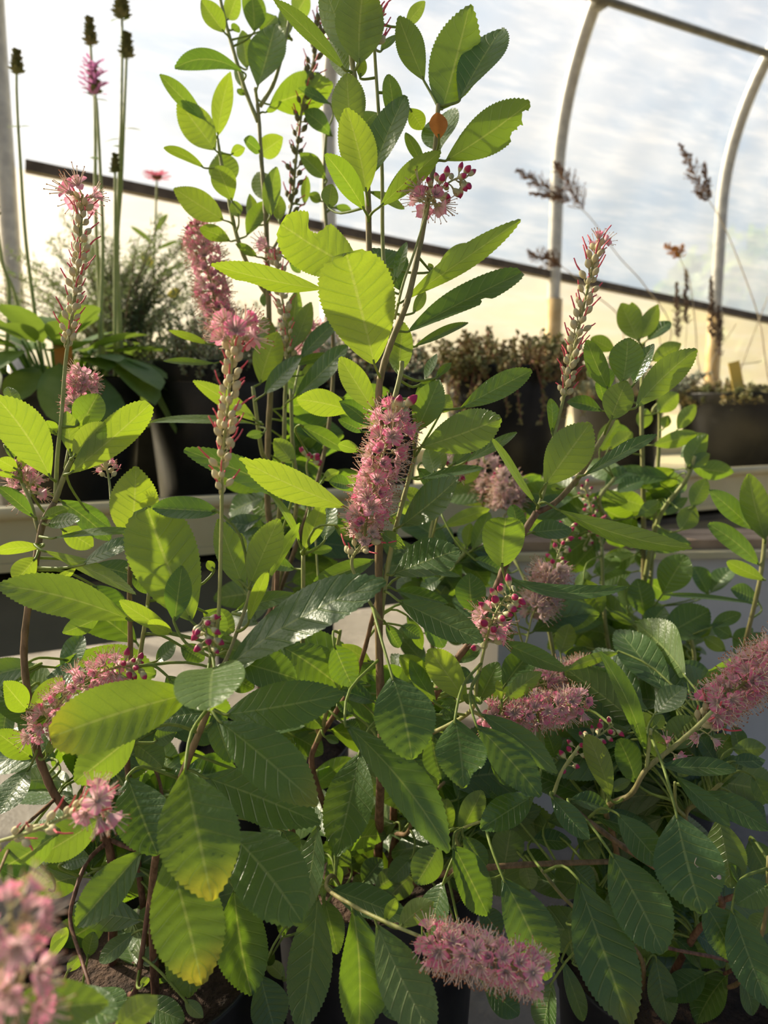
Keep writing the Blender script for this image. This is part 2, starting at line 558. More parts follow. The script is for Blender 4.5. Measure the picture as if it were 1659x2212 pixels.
# ------------------------------------------------------------------ benches
LIP = 0.655
b0 = on_z(0, 1096, LIP)[:2]
def bench_pt(s, back, z):
    q = b0 + WD * s - WN * back
    return np.array([q[0], q[1], z])
U3, N3 = np.append(WD, 0), np.append(-WN, 0)
bench = thing('bench', bench_pt(1.0, .5, 0), 'long bench with a shallow beige flood tray carrying the black pots', 'bench')
bl = np.array(bench.location)
L0, L1, DEP = -1.1, 3.6, 1.02
def bpart(name, boxes, mat, tubes=()):
    mb = MB()
    for (s0, s1, k0, k1, z0, z1) in boxes:
        c = bench_pt((s0 + s1) / 2, (k0 + k1) / 2, (z0 + z1) / 2) - bl
        mb.box(c, (s1 - s0) / 2, (k1 - k0) / 2, (z1 - z0) / 2, [U3, N3, [0, 0, 1]])
    for (p, q, r) in tubes:
        mb.tube([np.asarray(p) - bl, np.asarray(q) - bl], r, 12)
    return link(name, mb.mesh(name, [mat], bool(tubes)), bench)
bpart('tray_floor', [(L0, L1, .01, DEP, LIP - .062, LIP - .05)], M_BEIGE)
bpart('tray_wall', [(L0, L1, .004, .014, LIP - .085, LIP - .005)], M_BEIGE)
bpart('tray_wall', [(L0, L1, DEP - .01, DEP, LIP - .07, LIP - .005)], M_BEIGE)
bpart('tray_lip', [], M_BEIGE, [(bench_pt(L0, 0, LIP - .009), bench_pt(L1, 0, LIP - .009), .011)])
bpart('tray_lip', [], M_BEIGE, [(bench_pt(L0, DEP, LIP - .009), bench_pt(L1, DEP, LIP - .009), .011)])
bpart('apron', [(L0, L1, .0, .02, LIP - .098, LIP - .085)], M_BEIGE)
bpart('frame_rail', [(L0, L1, .10, .14, LIP - .12, LIP - .062)], M_FRAME)
bpart('frame_rail', [(L0, L1, DEP - .14, DEP - .10, LIP - .12, LIP - .062)], M_FRAME)
bpart('drip_tub', [(L0, L1, .06, .075, LIP - .235, LIP - .12), (L0, L1, .85, .865, LIP - .235, LIP - .12), (L0, L1, .06, .865, LIP - .245, LIP - .235)], M_TUB)
bpart('tub_rim', [(L0, L1, .045, .06, LIP - .135, LIP - .12)], M_FRAME)
for s in (-.9, .55, 2.0, 3.4):
    for k in (.12, DEP - .12):
        bpart('leg', [(s - .02, s + .02, k - .02, k + .02, 0, LIP - .11)], M_FRAME)

# the lower white trough in front of the bench, right half
TZ = .535
tr0 = on_z(1080, 1196, TZ)[:2]
TU = np.array([math.cos(R(4)), math.sin(R(4))]); TN = np.array([-TU[1], TU[0]])
trough = thing('trough', (*(tr0 + TU * .5 + TN * .15), 0), 'white plastic water trough standing low in front of the bench', 'trough')
tl = np.array(trough.location)
def tpart(name, s0, s1, k0, k1, z0, z1, mat):
    q = tr0 + TU * (s0 + s1) / 2 + TN * (k0 + k1) / 2
    mb = MB(); mb.box(np.array([q[0], q[1], (z0 + z1) / 2]) - tl, (s1 - s0) / 2, (k1 - k0) / 2, (z1 - z0) / 2, [np.append(TU, 0), np.append(TN, 0), [0, 0, 1]])
    return link(name, mb.mesh(name, [mat], False), trough)
tpart('side', 0, 1.5, 0, .012, .02, TZ - .004, M_WHITE)
tpart('side', 0, 1.5, .14, .152, .02, TZ - .004, M_WHITE)
tpart('end', 0, .012, .012, .14, .02, TZ - .004, M_WHITE)
tpart('end', 1.488, 1.5, .012, .14, .02, TZ - .004, M_WHITE)
tpart('bottom', 0, 1.5, 0, .152, 0, .02, M_WHITE)
tpart('rim', -.014, 1.514, -.014, .012, TZ - .012, TZ, M_BEIGE)
tpart('rim', -.014, 1.514, .14, .166, TZ - .012, TZ, M_BEIGE)
tpart('rim', -.014, .012, .012, .14, TZ - .012, TZ, M_BEIGE)
tpart('cover_board', .02, 1.5, .015, .072, TZ, TZ + .018, M_PLANK)
tpart('cover_board', .02, 1.5, .08, .138, TZ, TZ + .018, M_PLANK)

# ------------------------------------------------------------------ pots
def pot(px, dist_back, s, r, h, z0, label, where='bench', loc=None, group=None, soil=.03):
    if loc is None:
        loc = bench_pt(s, dist_back, z0)
    p = thing('nursery_pot', loc, label, 'pot', group)
    mb = MB()
    rb = r * .80
    prof = [(0.001, .0), (rb, 0), (r * .955, h * .86), (r * .955, h * .875), (r * .99, h * .885), (r, h - .004), (r * 1.015, h), (r * .985, h), (r * .965, h - .006), (r * .94, h * .80)]
    mb.lathe(prof, sides=48)
    link('pot_wall', mb.mesh('pot_wall', [M_POT]), p)
    mb = MB()
    mb.lathe([(.001, h - soil + .004), (r * .5, h - soil), (r * .955, h - soil - .004), (r * .93, h * .80)], sides=40)
    link('soil', mb.mesh('soil', [M_SOIL]), p)
    return p, np.array(loc) + [0, 0, h - soil]

def bench_s(px, back):
    """s on the bench so that a point 'back' behind its edge is seen in column px"""
    lo, hi = -1.0, 4.0
    for _ in range(40):
        m = (lo + hi) / 2
        q = bench_pt(m, back, LIP) - CAM
        if 829.5 + FPX * q[0] / np.dot(q, FWD) < px: lo = m
        else: hi = m
    return lo

TF = LIP - .05
pots = {}
for key, px, back, r, h, lab in (
        ('betony', 140, .19, .140, .245, 'black pot holding the broad green leaf rosette with tall thin stalks'),
        ('thyme', 482, .19, .142, .275, 'black pot under the tiny-leaved grey green cushion'),
        ('mid', 775, .19, .140, .262, 'black pot hidden behind the tall shrub stem'),
        ('sedum', 1092, .19, .148, .285, 'black pot with the red-stemmed mat spilling over its side'),
        ('dry', 1600, .27, .185, .235, 'wide black pot with dry stalks and a yellow tag'),
        ('rosemary', 270, .60, .150, .265, 'black pot behind, under the needle-leaved grey bush'),
        ('cone', 560, .62, .150, .265, 'black pot behind the tiny-leaved cushion'),
        ('blue', 1330, .58, .150, .255, 'black pot behind, with dry plumes rising from blue green cushion')):
    pots[key] = pot(px, back, bench_s(px, back), r, h, TF, lab)
# ------------------------------------------------------------------ plants on the bench
def proj(q):
    v = np.asarray(q) - CAM
    d = np.dot(v, FWD)
    return 829.5 + FPX * v[0] / d, 1106 - FPX * np.dot(v, UPV) / d, d

def cam_depth(q):
    return float(np.dot(np.asarray(q) - CAM, FWD))

def path_px(pts, base, n=6):
    """a stalk from its foot on the soil through measured points at the foot's distance"""
    base = np.asarray(base, float)
    d0 = cam_depth(base)
    w = [base] + [P(x, y, d0 + dd) for (x, y, dd) in pts]
    return catmull(w, n)

M_ROS = translucent_mat('rosette_leaf', (.10, .20, .05), (.20, .30, .10), (.35, .5, .05), .35, .5, 30)
M_STALK = translucent_mat('stalk_green', (.34, .38, .13), (.46, .47, .20), (.5, .6, .1), .2, .5, 60)
M_WHORL = simple('whorl_green_brown', (.10, .12, .035), (.22, .20, .08), .7, 120)
M_PURPLE = translucent_mat('betony_petal', (.60, .22, .46), (.74, .36, .60), (.8, .3, .6), .4, .5, 200)
M_NEEDLE = translucent_mat('needle_grey_green', (.13, .17, .09), (.24, .28, .16), (.3, .38, .12), .3, .6, 20)
M_TINY = translucent_mat('tiny_leaf_grey', (.22, .26, .13), (.36, .37, .24), (.45, .5, .2), .25, .55, 40)
M_SED = translucent_mat('sedum_leaf', (.20, .24, .09), (.42, .30, .14), (.5, .45, .12), .25, .55, 18)
M_SEDB = translucent_mat('sedum_blue', (.30, .36, .30), (.42, .40, .24), (.45, .5, .3), .2, .55, 16)
M_RSTEM = simple('red_stem', (.32, .10, .06), (.46, .22, .12), .6, 60)
M_TWIG = simple('twig_brown', (.12, .075, .045), (.22, .14, .09), .7, 60)
M_DRY = simple('dry_seed_brown', (.16, .085, .045), (.30, .17, .09), .8, 80)
M_STRAW = simple('straw_stalk', (.42, .33, .20), (.58, .48, .32), .7, 60)
M_CONE = simple('cone_dark', (.10, .03, .02), (.24, .09, .04), .7, 200)
M_CPET = translucent_mat('coneflower_petal', (.52, .08, .18), (.66, .16, .27), (.8, .2, .3), .4, .5, 100)
M_TAGO = simple('tag_orange', (.62, .28, .05), (.70, .34, .08), .5, 10)
M_TAGY = simple('tag_yellow', (.78, .52, .08), (.86, .62, .14), .5, 10)
M_YELL = translucent_mat('leaf_yellow', (.55, .46, .05), (.66, .56, .10), (.8, .7, .1), .4, .5, 30)
M_VIOL = translucent_mat('violet_petal', (.42, .20, .58), (.55, .32, .68), (.6, .3, .8), .35, .5, 30)

def blade(mb, base, tip, width, nrm, m=0, cup=.15, nt=8, belly=.5, droop=0.):
    base, tip = np.asarray(base, float), np.asarray(tip, float)
    a = tip - base; L = np.linalg.norm(a); a = a / L
    n = unit(nrm - a * np.dot(nrm, a)); l = np.cross(n, a)
    V, uv = [], []
    for i in range(nt + 1):
        t = i / nt
        f = (t ** .7) * ((1 - t) ** .55) / ((.56 ** .7) * (.44 ** .55))
        h = width / 2 * max(f, .02)
        for v in (-1, -.5, 0, .5, 1):
            V.append(base + a * L * t + l * h * v + n * (abs(v) * h * cup - droop * L * t * t))
            uv.append((t, v * .5 + .5))
    F = [(i * 5 + j, (i + 1) * 5 + j, (i + 1) * 5 + j + 1, i * 5 + j + 1) for i in range(nt) for j in range(4)]
    mb.add(V, F, m, uv)

# --- betony with basal leaves
p, soil = pots['betony']
bet = thing('betony_plant', soil, 'betony with broad basal leaves and tall thin stalks of whorled flower heads', 'plant')
def rosette(root, soil, n, rad, up, lmin, lmax, mat):
    for i in range(n):
        th = i * 2.4 + random.uniform(-.3, .3)
        k = (i / n) ** .7
        L = random.uniform(lmin, lmax)
        el = R(75 - 95 * k + random.uniform(-12, 12))
        d = np.array([math.cos(th) * math.cos(el), math.sin(th) * math.cos(el), math.sin(el)])
        dh = np.array([math.cos(th), math.sin(th), 0])
        b = dh * rad * k * .62 + [0, 0, -.004]
        mid = b + d * L * .28 + [0, 0, up]
        mb = MB()
        mb.tube(catmull([b, b + (mid - b) * .5 + [0, 0, .008], mid], 3), .0022, 5, 0)
        tip = mid + unit(dh * (.55 + .3 * (1 - k)) + np.array([0, 0, .75 - 1.45 * k])) * L * .62
        blade(mb, mid, tip, L * .34, dh * .8 * (.3 + k) + np.array([0, 0, .9]), 0, .18, 8, droop=.16)
        link('leaf', mb.mesh('leaf', [mat]), root, b * 0)
rosette(bet, soil, 70, .17, .05, .13, .21, M_ROS)
def betony_stalk(pts, heads, nodes, petals=()):
    d0 = cam_depth(soil)
    base = P(pts[0][0], pts[0][1], d0)
    base = np.array([base[0], soil[1] + random.uniform(-.04, .04), soil[2] - .01])
    dd = cam_depth(base)
    w = [base] + [P(x, y, dd) for x, y in pts[1:]]
    c = catmull(w, 6)
    mb = MB(); mb.tube(c - soil, np.linspace(.0036, .0020, len(c)), 7)
    st = link('flower_stalk', mb.mesh('flower_stalk', [M_STALK]), bet)
    for hi, (x0, y0, x1, y1, r) in enumerate(heads):
        a, b = P(x0, y0, dd) - soil, P(x1, y1, dd) - soil
        mb = MB()
        rr = r * (.85 if hi in petals else 1.45) / FPX * dd
        n = 90
        for k in range(n):
            t = k / n
            th = k * 2.4
            ax = unit(b - a); u = unit(np.cross(ax, [0, 1, .1])); v = np.cross(ax, u)
            d = u * math.cos(th) + v * math.sin(th)
            q = a + (b - a) * t
            rad = rr * (.85 + .25 * math.sin(t * 22)) * (1 - .45 * t)
            tip = q + d * rad + ax * rad * .5
            blade(mb, q, tip, rr * .55, ax, 1 if (hi in petals and k % 2) else 0, .2, 3)
            if hi in petals and k % 2:
                blade(mb, tip, tip + d * rr * .8 + ax * rr * .3, rr * .32, ax, 1, .2, 3)
        link('flower_whorl', mb.mesh('flower_whorl', [M_WHORL, M_PURPLE]), st)
    for (x, y, lx) in nodes:
        q = P(x, y, dd) - soil
        mb = MB(); blade(mb, q, P(x + lx, y - 6 + random.uniform(-6, 10), dd + .01) - soil, .010, np.array([0, -.6, 1.]), 0, .2, 5, droop=.15)
        link('stalk_leaf', mb.mesh('stalk_leaf', [M_ROS]), st)
betony_stalk([(82, 745), (60, 560), (44, 350), (36, 200), (37, 112)], [(37, 162, 36, 112, 13)], [(40, 275, -26), (40, 275, 26)])
betony_stalk([(212, 735), (208, 500), (206, 300), (204, 205), (197, 120), (193, 42)], [(203, 208, 201, 140, 24), (196, 100, 193, 42, 13)], [(205, 215, 30), (206, 345, -12)], petals=(0,))
betony_stalk([(224, 735), (222, 560), (218, 400), (210, 240), (206, 205)], [], [(212, 345, -16)])
betony_stalk([(246, 740), (254, 560), (256, 420), (262, 250), (264, 80), (262, -8)], [(262, 42, 263, -8, 16)], [(263, 40, -26), (268, 45, 14), (260, 300, -38)])
betony_stalk([(252, 738), (254, 560), (262, 400), (268, 260), (273, 130), (274, 76)], [(273, 128, 274, 76, 14)], [(270, 278, 36), (258, 318, -18)])
betony_stalk([(246, 738), (249, 560), (249, 430), (248, 340)], [(248, 375, 249, 335, 10)], [(249, 375, -14)])
betony_stalk([(30, 745), (20, 640), (4, 560), (-14, 430)], [(-14, 470, -16, 420, 12)], [])
betony_stalk([(60, 745), (36, 650), (6, 575), (-20, 500)], [], [(10, 590, 26)])
mb = MB(); mb.box((0, 0, 0), .0016, .014, .045, [[0, 1, 0], [1, 0, 0], [0, 0, 1]])
tg = P(136, 745, cam_depth(soil) - .11)
link('plant_tag', mb.mesh('plant_tag', [M_TAGO], False), None, (tg[0], tg[1], soil[2] + .040), 'faded orange plastic tag stuck in the pot of broad leaves', 'tag')

# --- needle-leaved bush
p, soil = pots['rosemary']
ros = thing('needle_bush', soil, 'loose grey green bush with fine needle leaves behind the broad rosette', 'plant')
mbs, mbl = MB(), MB()
for i in range(110):
    th = random.uniform(0, 6.28); sp = random.uniform(.03, .44)
    h = random.uniform(.16, .40) * (1 - .3 * sp)
    tip = np.array([math.cos(th) * sp * .75, math.sin(th) * sp * .5, h])
    c = catmull([(math.cos(th) * .03, math.sin(th) * .03, -.01), tip * [.35, .35, .6] + rng.normal(size=3) * .012, tip], 7)
    mbs.tube(c, np.linspace(.0022, .0008, len(c)), 4)
    for q in c[4:]:
        for k in range(13):
            qq = q + rng.normal(size=3) * .006
            d = unit(rng.normal(size=3) + [0, 0, .6])
            s = random.uniform(.010, .020)
            u = unit(np.cross(d, rng.normal(size=3))) * .0016
            mbl.add([qq - u, qq + u, qq + d * s], [(0, 1, 2)])
link('twigs', mbs.mesh('twigs', [M_TWIG]), ros)
link('needles', mbl.mesh('needles', [M_NEEDLE], False), ros, kind='stuff')

# --- low cushions
def cushion(key, name, label, leafm, stemm, n, spread, hmin, hmax, lsize, lper, spill=0, flat=1.0, cy=0.):
    p, soil = pots[key]
    root = thing(name, soil, label, 'plant')
    ms, ml = MB(), MB()
    for i in range(n):
        th = random.uniform(0, 6.28); r = spread * math.sqrt(random.random())
        b = np.array([math.cos(th) * r * .8, math.sin(th) * r * .8 + cy, -.004])
        h = random.uniform(hmin, hmax) * (1 - .45 * (r / spread) ** 2)
        tip = b + [math.cos(th) * .03 * flat + random.uniform(-.03, .03), math.sin(th) * .03 + random.uniform(-.03, .03), h]
        c = catmull([b, (b + tip) / 2 + rng.normal(size=3) * .008, tip], 4)
        ms.tube(c, np.linspace(.0016, .0009, len(c)), 4)
        for q in c[2:]:
            for k in range(lper):
                d = unit(rng.normal(size=3) + [0, 0, .5]); s = lsize * random.uniform(.6, 1.3)
                u = unit(np.cross(d, rng.normal(size=3))) * s * .32; w = np.cross(d, u) * .6
                m_ = q + d * s * .55
                ml.add([q, m_ + u, m_ + w, m_ - u, m_ - w, q + d * s], [(0, 1, 2), (0, 2, 3), (0, 3, 4), (0, 4, 1), (5, 2, 1), (5, 3, 2), (5, 4, 3), (5, 1, 4)])
    for i in range(spill):
        a = R(-90 + random.uniform(-75, 75))
        rr = .145
        p0 = np.array([math.cos(a) * rr * .7, math.sin(a) * rr * .7, .005])
        p1 = np.array([math.cos(a) * rr * 1.07, math.sin(a) * rr * 1.07, .034])
        p2 = p1 * [1.06, 1.06, 0] + [random.uniform(-.02, .02), 0, random.uniform(-.05, -.02)]
        p3 = p2 + [random.uniform(-.02, .03), -.01, random.uniform(-.06, -.02)]
        c = catmull([p0, p1, p2, p3], 5)
        ms.tube(c, np.linspace(.0017, .001, len(c)), 4)
        for q in c[5:]:
            for k in range(3):
                d = unit(rng.normal(size=3) + [0, -.5, 0]); s = lsize * random.uniform(.6, 1.2)
                u = unit(np.cross(d, rng.normal(size=3))) * s * .3
                ml.add([q, q + d * s * .5 + u, q + d * s, q + d * s * .5 - u], [(0, 1, 2, 3)])
    link('stems', ms.mesh('stems', [stemm]), root)
    link('foliage', ml.mesh('foliage', [leafm], False), root, kind='stuff')
    return root, soil
cushion('thyme', 'thyme_cushion', 'cushion of tiny grey green leaves on wiry twigs over the black pot', M_TINY, M_TWIG, 230, .165, .03, .14, .0085, 5)
cushion('mid', 'mixed_cushion', 'grey green wiry cushion behind the tall shrub stem', M_TINY, M_RSTEM, 200, .16, .03, .13, .010, 4)
cushion('sedum', 'stonecrop', 'stonecrop mat with short upright red stems spilling over its pot', M_SED, M_RSTEM, 260, .20, .035, .125, .012, 5, spill=16)
cushion('dry', 'creeping_stonecrop', 'brownish low mat filling the wide black pot', M_SED, M_STRAW, 230, .21, .02, .075, .012, 5, spill=0)
cushion('blue', 'blue_stonecrop', 'blue green bristly cushion between the dry plume stalks', M_SEDB, M_RSTEM, 230, .27, .04, .13, .014, 5)
cushion('cone', 'grey_herb', 'grey green herb tuft growing behind the tiny-leaved cushion', M_NEEDLE, M_TWIG, 150, .20, .06, .20, .014, 5)

# --- coneflower
p, soil = pots['cone']
cf = thing('coneflower', soil + [-.06, 0, 0], 'coneflower with one crimson pink flower on a tall stalk', 'flower')
cl = np.array(cf.location); dd = cam_depth(cl) + .0
cp = catmull([cl - [0, 0, .01], P(352, 720, dd - .02), P(333, 620, dd - .05), P(336, 480, dd - .05), P(339, 384, dd - .05)], 6)
mb = MB(); mb.tube(cp - cl, np.linspace(.0032, .0024, len(cp)), 7)
link('stalk', mb.mesh('stalk', [M_STALK]), cf)
top = cp[-1] - cl
mb = MB(); mb.lathe([(.001, -.004), (.010, -.002), (.013, .003), (.011, .008), (.001, .011)], top, 16)
link('cone', mb.mesh('cone', [M_CONE]), cf)
for k in range(15):
    th = k / 15 * 6.283
    d = np.array([math.cos(th), math.sin(th), .12 + random.uniform(-.1, .25)])
    mb = MB(); blade(mb, top + d * .009, top + d * .036, .0105, np.array([0, 0, 1.]), 0, .2, 6)
    link('petal', mb.mesh('petal', [M_CPET]), cf)
for (x0, y0, x1, y1) in ((336, 530, 282, 488), (336, 500, 362, 462), (336, 540, 386, 520), (334, 600, 402, 566), (335, 575, 300, 600)):
    mb = MB(); blade(mb, P(x0, y0, dd - .05) - cl, P(x1, y1, dd - .04) - cl, .017, np.array([.2, -.7, .8]), 0, .2, 7)
    link('leaf', mb.mesh('leaf', [M_ROS]), cf)
for (x0, y0, x1, y1) in ((305, 545, 328, 576), (360, 640, 392, 628)):
    mb = MB(); blade(mb, P(x0, y0, dd - .05) - cl, P(x1, y1, dd - .06) - cl, .024, np.array([.2, -.9, .3]), 0, .2, 7)
    mb.tube([P(x0, y0, dd - .05) - cl, P(336, (y0 + 640) / 2, dd - .05) - cl], .0012, 5)
    link('leaf', mb.mesh('leaf', [M_YELL]), cf)
# violet aster
af = thing('violet_flower', soil + [-.13, -.02, 0], 'small violet flower on a thin stalk beside the needle bush', 'flower')
al = np.array(af.location); da = cam_depth(al)
c = catmull([al - [0, 0, .01], P(268, 700, da - .02), P(266, 632, da - .02)], 5)
mb = MB(); mb.tube(c - al, .0016, 6); link('stalk', mb.mesh('stalk', [M_STALK]), af)
for ox in (-13, 12):
    for k in range(9):
        th = k / 9 * 6.283
        o = P(266 + ox, 622, da - .02) - al
        mb = MB(); blade(mb, c[-1] - al, o + np.array([math.cos(th) * .012, math.sin(th) * .010, .008 * math.sin(th * 2) + .004]), .007, np.array([0, 0, 1.]), 0, .2, 4)
        link('petal', mb.mesh('petal', [M_VIOL]), af)

# --- dry plumes and seed heads
def dry_plant(name, key, off, label, stalk, plumes, r=.0016, dd=0., heads_mat=None, w=.5):
    p, soil = pots[key]
    loc = soil + np.array(off)
    root = thing(name, loc, label, 'dried plant')
    d0 = cam_depth(loc) + dd
    c = catmull([loc - [0, 0, .01]] + [P(x, y, d0) for x, y in stalk], 6)
    mb = MB(); mb.tube(c - loc, np.linspace(r * 1.3, r * .7, len(c)), 6)
    link('stalk', mb.mesh('stalk', [M_STRAW]), root)
    for (x0, y0, x1, y1, wid) in plumes:
        a, b = P(x0, y0, d0) - loc, P(x1, y1, d0) - loc
        mb = MB()
        mb.tube([a, b], [.0011, .0005], 4)
        L = np.linalg.norm(b - a); ax = (b - a) / L
        ww = wid * 1.6 / FPX * d0
        n = max(16, int(L / .0024))
        for k in range(n):
            t = k / n
            q = a + (b - a) * t
            sd = unit(np.cross(ax, rng.normal(size=3)))
            ln = ww * (.35 + .65 * math.sin(math.pi * min(1, .15 + t * .9))) * random.uniform(.5, 1.1) * (1 - .6 * t)
            e = q + (sd * .75 + ax * .8) * ln
            mb.tube([q, (q + e) / 2 - [0, 0, ln * .05], e], [.0012, .0010, .0007], 3, cap=False)
            for j in range(10):
                g = q + (e - q) * random.uniform(.2, 1.0) + rng.normal(size=3) * .0015
                dv = unit(rng.normal(size=3)) * random.uniform(.003, .005); u = unit(np.cross(dv, rng.normal(size=3))) * .0018
                mb.add([g - dv, g + u, g + dv, g - u], [(0, 1, 2, 3)])
        link('plume', mb.mesh('plume', [heads_mat or M_DRY], False), root)
    return root
dry_plant('dried_plume', 'blue', (.06, -.05, 0), 'dry brown double plume bent over on a thin straw stalk', [(1450, 720), (1395, 620), (1335, 552), (1275, 470), (1240, 440)],
          [(1262, 452, 1198, 352, 34), (1232, 436, 1115, 368, 26), (1215, 428, 1145, 418, 14)])
dry_plant('dried_plume', 'blue', (.0, -.02, 0), 'small dry brown tuft nodding low before the steel hoop', [(1345, 705), (1290, 640), (1235, 592), (1212, 575)],
          [(1215, 575, 1140, 543, 26), (1212, 578, 1180, 550, 26)])
dry_plant('dried_plume', 'dry', (.10, .02, 0), 'dark upright seed plume leaning against the tan post sleeve', [(1655, 790), (1640, 690), (1600, 575), (1560, 480), (1528, 428)],
          [(1530, 432, 1468, 312, 20), (1531, 430, 1521, 352, 12), (1528, 434, 1504, 414, 8)])
dry_plant('dried_umbel', 'dry', (-.04, .05, 0), 'orange dried flower head on a thin straw stalk', [(1512, 800), (1502, 700), (1490, 610), (1468, 556)],
          [(1468, 556, 1436, 528, 14), (1468, 556, 1476, 528, 12), (1466, 556, 1456, 532, 12)], heads_mat=M_TAGO)
for k, (x, y0, y1, lab) in enumerate(((1462, 720, 610, 'dark wheat-like seed spike nearest the orange dried head'), (1482, 690, 582, 'tall dark wheat-like seed spike beside the orange dried head'),
                                      (1536, 720, 600, 'dark wheat-like seed spike right before the tan post sleeve'), (1552, 760, 660, 'short dark seed spike beyond the tan post sleeve'))):
    dry_plant('seed_spike', 'dry', (-.06 + .03 * k, .06, 0), lab, [(x + 4, 820), (x + 2, y0)], [(x + 2, y0 + 10, x, y1, 12)], r=.0011, heads_mat=M_TWIG)
for k, (xa, xb, yb, lab) in enumerate(((1560, 1659, 640, 'long bare straw stalk leaning far over the wide pot'), (1500, 1590, 700, 'bare straw stalk leaning beside the yellow tag'),
                                  (1530, 1648, 780, 'short bare straw stalk leaning over the wide pot'), (1480, 1420, 705, 'bare straw stalk leaning towards the steel hoop'))):
    dry_plant('straw_stalk', 'dry', (-.05 + .035 * k, -.04, 0), lab, [(xa + (xb - xa) * .4, 800), (xb, yb)], [], r=.0016)
p, soil = pots['dry']
ty = P(1592, 830, cam_depth(soil) - .13)
mb = MB(); mb.box((0, 0, 0), .016, .0012, .055, [[.96, 0, .25], [0, 1, 0], [-.25, 0, .96]])
link('plant_tag', mb.mesh('plant_tag', [M_TAGY], False), None, (ty[0], ty[1], soil[2] + .062), 'bright yellow plastic tag leaning in the wide black pot', 'tag')
# ------------------------------------------------------------------ summersweet shrubs
CROP = {'A1': (0, 0), 'A2': (340, 0), 'A3': (680, 0), 'A4': (1099, 0), 'A5': (0, 340), 'A6': (400, 420), 'A7': (750, 420), 'A8': (1099, 420),
        'B1': (0, 800), 'B2': (360, 800), 'B3': (720, 850), 'B4': (1099, 850), 'B5': (0, 1300), 'B6': (360, 1250), 'B7': (750, 1250), 'B8': (1099, 1250),
        'C1': (0, 1652), 'C2': (360, 1652), 'C3': (750, 1652), 'C4': (1099, 1652)}
CS = 560.0 / 1659.0

SHRUB = {}
def new_shrub(key, px, py, d, label):
    loc = P(px, py, d)
    SOILZ = loc[2]
    p, soil = pot(0, 0, 0, .104, SOILZ + .025, 0.0, 'black pot under ' + label[1], loc=(loc[0], loc[1], 0.0), soil=.025)
    root = thing('summersweet_shrub', soil, label[0], 'shrub')
    SHRUB[key] = dict(root=root, o=np.array(soil), S=[], n=0)

new_shrub('A', 300, 2120, .62, ('summersweet shrub with broad drooping leaves, and two pink-tipped seed spikes', 'the broad-leaved shrub beside the bench end'))
new_shrub('B', 815, 1895, .74, ('tallest summersweet shrub with straight brown central stem and a full pink spike', 'the tall shrub with the straight brown stem'))
new_shrub('D', 575, 1640, .93, ('leafy summersweet shrub standing behind, with dark seed spike and fuzzy pink spike', 'the shrub with the dark seed spike'))
new_shrub('E', 1400, 1560, 1.08, ('pale young summersweet shrub close to the white trough', 'the pale shrub by the white trough'))
new_shrub('F', 1440, 2110, .70, ('low spreading summersweet shrub with large dark serrated leaves', 'the low spreading shrub'))

def stem(key, pts, r0, r1, a0=1.0, a1=1.0, name='stem', n=6):
    sh = SHRUB[key]
    w = [P(*p) if len(p) == 3 else np.array(p[:3]) for p in pts]
    c = catmull(w, n)
    d = np.array([np.dot(q - CAM, FWD) for q in c])
    t = np.linspace(0, 1, len(c))
    rad = (r0 + (r1 - r0) * t) / FPX * d
    # slightly swollen nodes
    rad = rad * (1 + .10 * (np.abs(np.sin(np.arange(len(c)) * .9)) > .93))
    mb = MB(); mb.tube(c - sh['o'], rad, 9, a=a0 + (a1 - a0) * t)
    o = link(name, mb.mesh(name, [M_STEM]), sh['root'])
    for i in range(len(c) - 1):
        for k in range(3):
            sh['S'].append(c[i] + (c[i + 1] - c[i]) * k / 3)
    sh['arr'] = np.array(sh['S'])
    return o, c

def crown(key, dx=0, dy=0, dz=0):
    """foot of a stem on the soil of the pot, as a point tuple for stem()"""
    q = SHRUB[key]['o'] + [dx, dy, -.012 + dz]
    x, y, d = proj(q)
    return (x, y, d)

NTT, NVV = 56, 8
TT = np.linspace(0, 1, NTT + 1)
VV = np.linspace(-1, 1, NVV + 1)
GF = [(i * (NVV + 1) + j, (i + 1) * (NVV + 1) + j, (i + 1) * (NVV + 1) + j + 1, i * (NVV + 1) + j + 1) for i in range(NTT) for j in range(NVV)]
GUV = np.stack([np.repeat(TT, NVV + 1), np.tile(VV * .5 + .5, NTT + 1)], 1)

